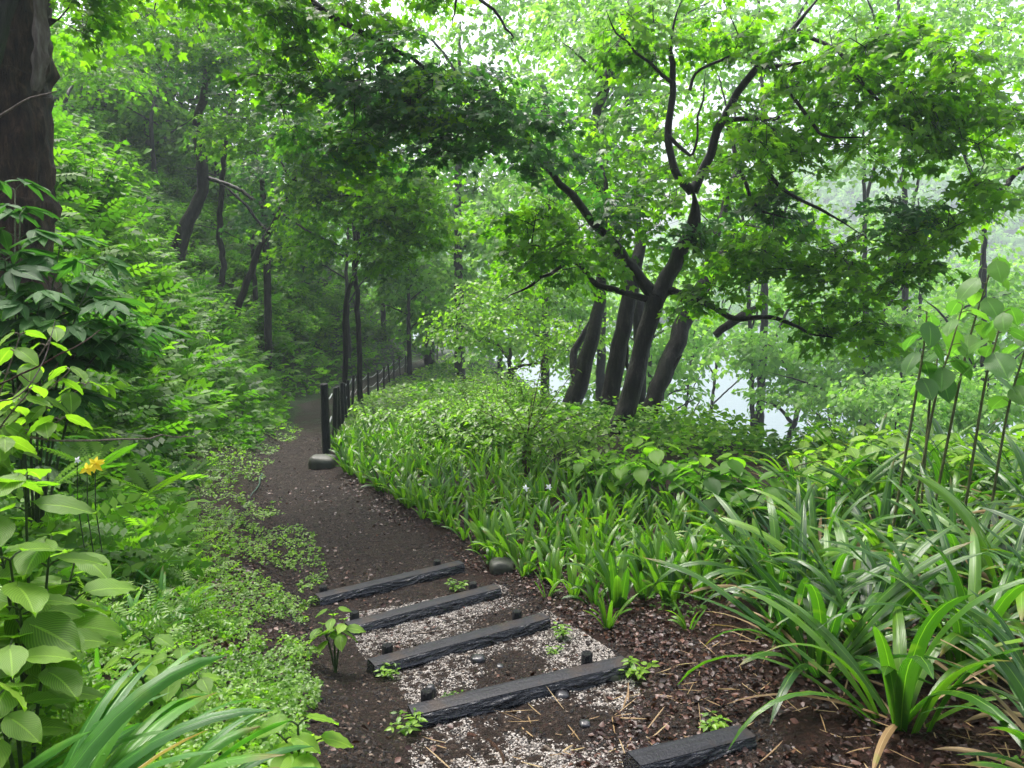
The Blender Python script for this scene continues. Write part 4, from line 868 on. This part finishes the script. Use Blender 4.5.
Q = scatter([(400,500),(500,555),(560,590),(640,625),(760,640),(700,660),(600,625),(520,590),(430,535)], .32, (-2, 2.4, 3.4, 7.5), 3000, .02, np.random.default_rng(5))
place(up[:4], Q, 'lily_plant', 'small young lily shoot standing alone in the mulch beside the steps', 'lily', 'young lilies at the bed edge', (.45, .75), 2)
big = [clump_mesh(int(17+4*(k % 3)), .68, .046, (.15, .85), (.7, 2.1), 230+k, 6, .09) for k in range(6)]
BIG = [(745,545),(780,600),(790,650),(850,710),(960,790),(1150,830),(1180,560),(1060,470),(900,470),(800,500)]
P = scatter(BIG, .31, (1.0, 6, 1.9, 8.5), 5000, .3)
print('big lilies', len(P)); place(big, P, 'lily_plant', 'large arching lily clump with long drooping leaves at the right', 'lily', 'large arching lilies at the right', (.8, 1.2), 3)

# forest on the upper left slope
for k, (px, pt, d, rp, rows) in enumerate([
   (40,-40,30,90,[(0,20,1,40,22),(.2,80,1,30,22)]),(130,-60,34,90,[(0,-10,1,40,22),(0,50,1,36,24),(.3,100,.9,20,14)]),(230,-30,36,90,[(0,20,1,40,22),(0,80,1,40,26),(.2,140,.9,30,16)]),
   (310,0,38,90,[(0,40,1,40,22),(0,100,1,40,26),(.1,165,1,36,22),(0,215,.9,26,14)]),(385,40,44,80,[(0,80,1,40,22),(0,150,1,40,26),(0,215,1,40,22),(.1,265,.9,26,16)]),
   (170,40,30,60,[(0,70,1,40,20),(0,120,1,24,14)]),(260,110,28,60,[(0,150,1,40,22),(0,200,1,30,18)]),(350,170,34,60,[(0,200,1,40,22),(0,250,1,36,22)]),(410,240,36,45,[(0,262,1,26,18),(.2,300,1,24,18)]),(90,60,26,60,[(0,75,1,20,14)])]):
    slope_tree(px, pt, d, rp, rows, ['leafy tree rising behind the massive brown trunk','leafy tree behind the thin upright trunks at top left','leafy tree behind the curved dark trunk','tall leafy tree behind the slim forking tree','tall hazy tree above the far end of the rope fence',
      'bushy tree beside the stout leaning trunk on the left bank','bushy tree just above the pole-like trunk','rounded tree above the middle of the rope fence','low tree at the turn of the path where the fence ends','low tree on the upper slope right of the brown trunk'][k], 300+k, mat='shrub', group='leafy trees on the upper left slope', tw=4)

# ------------------------------------------------------------------ herbs with leaves in pairs along a stem
def leafy_stem(LA, SA, P, r0, n_nodes, T, size, start=.2, droop=.5, alt=False, per=2, mi=0, petiole=.04, tipless=False, az0=None, jit=.25):
    P = np.asarray(P, float); Q = spline(P, .03); tube(SA, Q, np.linspace(r0, r0*.4, len(Q)), 7, 1); az = rng.random()*6.28 if az0 is None else az0
    B = []; Y = []; S = []
    for k in range(n_nodes):
        t = start+(1-start)*k/max(1, n_nodes-1); c = Q[min(len(Q)-1, int(t*(len(Q)-1)))]; az += 1.57 if not alt else 2.4
        sc = size*(1.05-.45*abs(t-.55)*1.2)*rng.uniform(.8, 1.15)
        for j in range(1 if alt else per):
            a_ = az+j*6.2832/per+rng.normal()*jit; dv = np.array([math.cos(a_), math.sin(a_), .35-droop*.5]); b = c+norm(dv+[0, 0, .4])*petiole; tube(SA, [c, (c+b)/2+[0, 0, .004], b], [.003, .0025, .002], 5, 1, cap=False)
            B.append(b); Y.append(norm(dv+np.array([0, 0, -droop*rng.uniform(.2, .9)]))); S.append(sc)
    B, Y, S = map(np.array, (B, Y, S)); leaves(LA, T, B, Y, tilt(len(B), .22), S, None, np.full(len(B), rng.random()), mi)
def herb(name, base, stems, label, cat, group, mat, stem, T, size, nodes_, start=.25, droop=.6, r0=.006, per=2, alt=False, petiole=.04):
    base = np.asarray(base, float); root = empty(name, base, label, cat, group); L = Acc()
    ST = Acc()
    for P in stems: leafy_stem(L, ST, P, r0, nodes_, T, size, start, droop, alt, per, 0, petiole)
    o = L.obj('foliage', M[mat], root); o.location = -base
    ST.MI = [np.zeros_like(q) for q in ST.MI]
    o = ST.obj('stem', M[stem], root); o.location = -base; return root
def radial_stems(b, n, h, spread, bend=.3):
    out = []
    for k in range(n):
        a_ = rng.random()*6.28; s = spread*rng.uniform(.4, 1); hh = h*rng.uniform(.7, 1.1); v = np.array([math.cos(a_), math.sin(a_), 0])
        out.append([b+v*.02, b+v*s*.4+[0, 0, hh*.5], b+v*s*.8+[0, 0, hh*.85], b+v*s+[0, 0, hh*(1-bend*.1)]])
    return out
TOW = T_ovate(.36, .30, 9, .08, .06, .02); TOL = T_ovate(.24, .22, 8, .06, 0, .012)
# tall canes at the right
for k, (pts, n_, lb) in enumerate([
   ([(893,470),(915,400),(924,345),(927,312)],5,'leftmost tall cane with large drooping heart-shaped leaves'),
   ([(912,470),(935,400),(950,350),(963,305)],6,'second tall cane from the left, leaning right, with heart-shaped leaves'),
   ([(932,470),(958,390),(972,330),(986,285),(992,262)],8,'tallest cane of the group with a leafy tip'),
   ([(965,470),(983,395),(995,345),(1004,312)],6,'cane just right of the tallest one, its leaves hanging'),
   ([(992,470),(1006,420),(1022,360),(1034,320)],6,'cane leaning out at the right edge of the view'),
   ([(925,460),(930,400),(936,372),(938,340)],3,'short cane between the two leftmost tall canes')]):
    d = 4.3+.12*(k % 3); P = [at(x, y, d) for x, y in pts]; P[0][2] = min(P[0][2], hz(P[0][0], P[0][1]))
    herb('tall_cane', P[0], [P], lb, 'plant', 'tall canes with heart-shaped leaves', 'cane_leaf', 'stem_cane', TH, .14, n_+3, .40, 1.0, .009, 2, True, .06)
# broad-leaved plants along the rim and behind the lilies
def broad(P, label, group, size, h, ns, mat='shrub_cool', T=TOW, seed=0, nodes_=3, spread=.25, proto_n=4, name='broadleaf_plant', sc=(.8, 1.25), stem='stem_green', start=.45):
    protos = []; r = np.random.default_rng(seed)
    for k, p in enumerate(P):
        if k < proto_n:
            b = np.zeros(3); root = herb(name, b, radial_stems(b, ns, h, spread), label, 'plant', group, mat, stem, T, size, nodes_, start, .55, .005); protos.append(root)
        else: root = copy_tree(protos[k % proto_n])
        root.location = p; root.rotation_euler = (0, 0, r.random()*6.28); s = r.uniform(*sc); root.scale = (s, s, s)
P = scatter([(590,490),(640,485),(680,500),(740,520),(740,545),(700,520),(600,505)], .30, (.2, 3, 5, 11), 4000, .3)
broad(P, 'leafy plant with broad oval leaves between the lilies and the forked maple', 'broad-leaved plants behind the lily bed', .15, .40, 5, 'shrub', seed=5)
P = scatter([(790,500),(840,470),(900,462),(1060,462),(1060,500),(800,520)], .38, (1.5, 7, 3.5, 9), 4000, .3)
broad(P, 'broad-leaved plant rising behind the arching lilies', 'broad-leaved plants behind the arching lilies', .15, .42, 5, 'bright', seed=6)
P = scatter([(360,440),(440,425),(520,440),(590,465),(600,492),(480,462),(400,440)], .42, (-4, 2, 6.5, 18), 4000, .4)
broad(P, 'light green bushy herb along the back of the lily bed', 'light green herbs behind the lily bed', .10, .42, 8, 'bright_small', TOL, seed=7, nodes_=6, spread=.3)
# left side, middle distance
P = scatter([(60,560),(120,500),(190,440),(170,520),(130,600),(90,660),(0,660)], .42, (-4.6, -.8, 2.2, 9), 3000, .7)
broad(P, 'bright green leafy weed on the bank left of the path', 'bright weeds left of the path', .06, .17, 6, 'bright_small', TOL, seed=8, nodes_=5, spread=.18)
# ferns
def fern(px, py, d, label, n=7, L=.30):
    b = at(px, py, d); b[2] = hz(b[0], b[1]) if b[2]-hz(b[0], b[1]) < .5 else b[2]-.1; A_ = Acc(); az = rng.random(n)*6.28
    leaves(A_, T_fern, np.tile(b, (n, 1))+[0, 0, .02], np.c_[np.cos(az), np.sin(az), rng.uniform(.35, .9, n)], np.c_[-.5*np.cos(az), -.5*np.sin(az), np.ones(n)], L*rng.uniform(.7, 1.1, n))
    tag(A_.obj('fern', M['shrub'], None, b), label, 'fern', 'ferns on the left bank')
for f in [(95,455,3.9,'fern with toothed fronds just behind the yellow flower'),(150,480,4.4,'fern at the foot of the dark bank right of the yellow flower'),(185,470,5.2,'small fern nearest the path below the bare earth patch'),
          (50,470,3.6,'fern at the left edge above the large bright leaves'),(225,620,3.7,'low fern-like weed beside the path left of the steps',7,.14),(255,745,2.3,'pale fern frond tuft at the bottom left of the view',9,.16)]: fern(*f)
# large dark palmate shrub at the left edge
b = at(20, 420, 4.4); b[2] = hz(b[0], b[1])
st = [[b, at(px*.5+10, 380, 4.4), at(px, py, d)] for px, py, d in [(20,215,4.6),(60,245,4.6),(5,260,4.3),(95,270,4.5),(40,300,4.2),(110,310,4.4),(15,190,4.9),(75,330,4.2),(140,335,4.6)]]
herb('large_shrub', b, st, 'shrub with large dark five-fingered leaves at the left edge under the brown trunk', 'shrub', None, 'shrub_cool', 'stem_green', T_palm, .34, 6, .45, .35, .009, 2, False, .10)
# bright foreground shrub, left edge
b = at(-30, 620, 2.6); b[2] = hz(b[0], b[1])
st = [[b, at(-20, 480, 2.6), at(px, py, d)] for px, py, d in [(20,335,2.7),(55,330,2.8),(70,370,2.7),(30,390,2.5),(60,420,2.6),(5,440,2.4),(85,385,2.8)]]
herb('bright_shrub', b, st, 'bright yellow-green shrub with arching bare twigs at the left edge', 'shrub', None, 'bright', 'twig_pale', TOW, .105, 6, .55, .7, .005, 2, False, .02)
# very large leaves bottom left
def bigleaf(name, bpx, bpy_, d, tips, size, label, mat='bright', T=TOW, nodes_=4, start=.55):
    b = at(bpx, bpy_, d); b[2] = hz(b[0], b[1]); st = [[b, (b+at(px, py, dd))/2+[0, 0, .05], at(px, py, dd)] for px, py, dd in tips]
    return herb(name, b, st, label, 'plant', None, mat, 'stem_green', T, size, nodes_, start, .45, .006, 2, False, .03)
bigleaf('broadleaf_herb', 30, 700, 2.0, [(25,480,2.0),(-10,490,1.9),(50,545,1.95),(10,560,1.8),(75,560,2.15),(20,610,1.8),(75,600,2.0)], .15, 'big light green herb with wide overlapping leaves at the left edge')
bigleaf('broadleaf_herb', 20, 760, 1.7, [(10,650,1.7),(50,635,1.85),(-10,690,1.6)], .12, 'yellow-green herb with rounded leaves low at the left edge')
bigleaf('broadleaf_herb', 300, 790, 2.0, [(298,725,2.0),(285,740,2.0),(312,745,2.0)], .10, 'small leafy herb at the bottom edge left of the steps', nodes_=2)
bigleaf('broadleaf_herb', 160, 700, 2.4, [(150,640,2.4),(180,650,2.4),(130,660,2.3),(200,680,2.4)], .08, 'low weed with oval leaves beside the long bottom-left blades', nodes_=4, start=.4)
bigleaf('seedling', 335, 655, 3.6, [(333,612,3.6),(345,625,3.6),(322,630,3.6)], .085, 'tall seedling standing at the left ends of the log steps', nodes_=3, start=.6)
for px, py, sz, lb in [(385,680,.045,'green seedling at the left end of the middle log'),(407,735,.05,'green seedling at the left end of the second nearest log'),(455,592,.055,'little bright seedling on the tread behind the second farthest log'),
        (455,704,.03,'tiny seedling in the gravel behind the second nearest log'),(310,608,.04,'seedling beside the left end of the farthest log'),(640,680,.06,'leafy weed over the right end of the second nearest log'),
        (560,640,.05,'cluster of small leaves at the right end of the middle log'),(710,735,.05,'weed growing above the nearest log'),(555,655,.03,'tiny weed right of the middle log'),(450,605,.03,'tiny sprout in front of the second farthest log')]:
    p, d = ground_hit(px, py); st = radial_stems(p, 6, sz*1.3, sz*1.5); herb('seedling', p, st, lb, 'seedling', None, 'bright_small', 'stem_green', TOL, sz*.75, 3, .4, .3, .0015, 2, False, .008)
# long strap leaves bottom left
def strapclump(px, py, d, n, L, W, azr, lean, curl, label, mat='strap', dry=0, seed=0):
    b = at(px, py, d); b[2] = min(hz(b[0], b[1]), b[2]); A_ = Acc(); az = rng.uniform(*azr, n); base = np.tile(b, (n, 1))+np.c_[rng.normal(0, .03, (n, 2)), np.zeros(n)]
    blades(A_, base, az, L*rng.uniform(.75, 1.1, n), W*rng.uniform(.8, 1.1, n), rng.uniform(*lean, n), rng.uniform(*curl, n), 0, None, .8)
    if dry: az = rng.uniform(*azr, dry); blades(A_, base[:dry], az, L*.8*np.ones(dry), W*.7*np.ones(dry), rng.uniform(*lean, dry), rng.uniform(*curl, dry), 1)
    return tag(A_.obj('lily_plant', [M[mat], M['strap_dry']], None, b), label, 'lily')
M['strap_near'] = leaf_mat('near_strap_leaf', (.018, .085, .014), (.045, .16, .022), (.11, .28, .035), .36, rough=.3, veins='strap')
strapclump(20, 800, 1.45, 18, .60, .042, (-.7, 1.5), (.4, .9), (.8, 1.8), 'long broad blades fanning to the right from the bottom left corner', 'strap_near', 1)
strapclump(-60, 720, 1.6, 9, .55, .038, (-.8, .6), (.5, 1.1), (.4, 1.1), 'arching strap leaves entering from the left edge near the bottom', 'strap_near')
strapclump(130, 800, 1.7, 11, .46, .034, (-.5, 1.2), (.4, .9), (.9, 1.9), 'strap-leaved clump at the bottom edge right of the corner fan', 'strap_near')
for px, py, d, lb in [(120,540,3.3,'strap-leaved clump below the ferns on the left'),(165,560,3.8,'strap-leaved clump at mid left beside the bare soil'),(90,620,2.7,'strap-leaved clump right of the big light green herb'),(130,500,4.2,'dark strap-leaved clump under the dark shrub on the left'),(60,520,3.4,'strap-leaved clump behind the big light green herb')]:
    strapclump(px, py, d, 12, .36, .026, (0, 6.28), (.2, .9), (.5, 1.4), lb, 'strap_near')
# yellow and white flowers
def flower(px, py, d, mat, n, size, label, stemdown=.3):
    p = at(px, py, d); root = empty('flower', p, label, 'flower'); A_ = Acc(); az = np.arange(n)*6.28/n+rng.normal(0, .15, n)
    leaves(A_, TOL, np.tile(p, (n, 1)), np.c_[np.cos(az), .5*np.sin(az), .8*np.sin(az)+.1*rng.normal(size=n)], np.tile([0, -1., .35], (n, 1)), size*rng.uniform(.8, 1.1, n)); o = A_.obj('petals', M[mat], root); o.location = -p
    o.name = 'blossom'; S_ = Acc(); tube(S_, [p-[0, 0, stemdown], p-[.01, 0, stemdown/2], p], [.0018, .0018, .0014], 6); o = S_.obj('stem', M['stem_green'], root); o.location = -p
flower(95,464,2.5,'petal_yellow',7,.032,'yellow star-shaped flower right of another yellow flower on the left'); flower(87,469,2.45,'petal_yellow',6,.027,'yellow star-shaped flower left of its neighbour, beside a white bloom')
flower(77,460,2.5,'petal_white',5,.015,'small white bloom touching the yellow flowers'); flower(526,488,6.2,'petal_white',5,.03,'small white flower among the lilies, left of another'); flower(549,487,6.2,'petal_white',5,.03,'small white flower among the lilies, right of another')
# dead twigs and sticks
def twig(pts, r0, label, mat='twig_pale', name='twig', cat='twig', side=()):
    Q = spline(pts, .03, .008, 3); A_ = Acc(); tube(A_, Q, np.linspace(r0, r0*.35, len(Q)), 7, 0, .1)
    for sp_ in side: tube(A_, spline(sp_, .03, .005), np.linspace(r0*.5, r0*.2, len(spline(sp_, .03, .005))), 5)
    b = Q[0].copy(); tag(A_.obj(name, M[mat], None, b), label, cat)
twig([at(-40,134,2.8),at(0,116,2.8),at(25,101,2.8),at(57,91,2.8)], .006, 'pale dead twig crossing the brown trunk at the left edge')
twig([at(-40,440,2.6),at(0,438,2.6),at(60,440,2.65),at(130,441,2.8),at(160,436,2.9),at(195,437,3.0)], .005, 'long pale dead twig lying level across the plants at the left')
twig([at(-20,390,2.5),at(30,370,2.5),at(70,350,2.5),at(100,330,2.6)], .004, 'thin bare brown twig over the bright shrub at the left edge', 'stem_red', side=[[at(20,374,2.5),at(40,385,2.5),at(60,360,2.5)]])
twig([at(-20,400,2.4),at(20,395,2.4),at(45,360,2.45),at(55,320,2.5)], .003, 'thin pale twig rising through the bright shrub at the left edge')
g = lambda x, y, h=.012: ground_hit(x, y)[0]+[0, 0, h]
twig([g(468,738),g(490,744),g(502,757),g(506,775)], .011, 'curved dark brown stick on the gravel near the bottom centre', 'stem_red', 'stick', 'stick')
twig([g(262,475),g(258,487),g(250,498)], .010, 'short piece of dark green hose lying on the far part of the path', 'hose', 'hose', 'hose')
twig([g(413,636),g(445,632),g(475,634)], .004, 'straight straw-coloured stalk on the tread behind the middle log', 'twig_pale', 'stalk', 'stalk')
twig([g(545,750),g(575,768),g(590,776)], .007, 'thick straw-coloured stalk at the bottom centre', 'twig_pale', 'stalk', 'stalk')
twig([g(600,686),g(606,700),g(614,715)], .006, 'pale dead root running down from the stump end', 'twig_pale', 'stick', 'stick')
twig([at(770,480,6.0),at(815,462,5.9),at(850,480,5.6),at(880,505,5.2)], .004, 'bare reddish twig arching above the lilies right of centre', 'stem_red')
twig([at(925,690,3.5)-[0,0,.2],at(925,640,3.6),at(935,590,3.7)], .004, 'bare reddish stalk standing among the arching lilies', 'stem_red')
# straw: withered blades lying on the mulch
P = ground_pts(150, [(400,740),(480,720),(620,700),(700,640),(800,620),(1040,700),(1040,800),(380,800)], (-1, 3.2, 1.3, 4.5)); n = len(P); az = rng.random(n)*6.28; A_ = Acc(); P[:, 2] += .012
blades(A_, P, az, rng.uniform(.04, .15, n), rng.uniform(.003, .008, n), rng.uniform(1.3, 1.55, n), rng.uniform(-.2, .25, n)); tag(A_.obj('straw', M['strap_dry']), kind='stuff', label='withered straw-coloured blades lying on the mulch')
# reddish-stemmed shrub behind the lilies
b = at(527, 478, 7.6); b[2] = hz(b[0], b[1])
st = [[b, at(527,440,7.6), at(px, py, d)] for px, py, d in [(505,400,7.6),(535,380,7.8),(560,400,7.6),(590,410,7.6),(575,370,7.9),(500,430,7.5),(545,350,7.8),(480,410,7.6)]]
herb('red_stemmed_shrub', b, st, 'light shrub with thin reddish stems in the middle of the view behind the lilies', 'shrub', None, 'bright_small', 'stem_red', TOL, .075, 16, .3, .5, .007, 2, False, .02)

# each plant of the looser groups is named by its own place
for grp, what, rows in (('large arching lilies at the right', 'arching lily', 12), ('broad-leaved plants behind the arching lilies', 'broad-leaved plant behind arching lilies', 10),
        ('broad-leaved plants behind the lily bed', 'broad-leaved plant before the maple', 8), ('shrubs round the foot of the brown trunk', 'green shrub below the brown trunk', 8), ('dark leafy shrubs on the lower left bank', 'dark divided-leaf shrub on the left bank', 8),
        ('shrubs on the rim above the lake', 'green shrub on the lake rim', 8), ('light green shrubs between fence and maple', 'light fine-leaved shrub behind the lilies', 12),
        ('leafy shrubs on the upper left slope', 'leafy shrub on the upper slope', 12), ('light green herbs behind the lily bed', 'light bushy herb behind the lilies', 10), ('bright weeds left of the path', 'bright weed left of the path', 10),
        ('young lilies at the bed edge', 'small young lily in the mulch', 8)):
    obs = [o for o in COL.objects if o.get('group') == grp]
    for o, l in zip(obs, row_labels([o.location[:] for o in obs], what, rows)): o['label'] = l
for o in COL.objects:
    if o.get('group') == 'lilies of the dense bed':
        px, py, d = proj(np.array(o.location)); tall = 'tall' if o.scale[0] > 1.0 else 'short' if o.scale[0] < .87 else 'middling'
        where = 'beside the rope fence' if px < 400 else 'between fence and steps' if px < 480 else 'just behind the farthest logs' if px < 560 else 'in front of the maple' if px < 660 else 'next to the arching lilies'
        o['label'] = f'{tall} upright glossy lily clump of the dense bed, {where}'
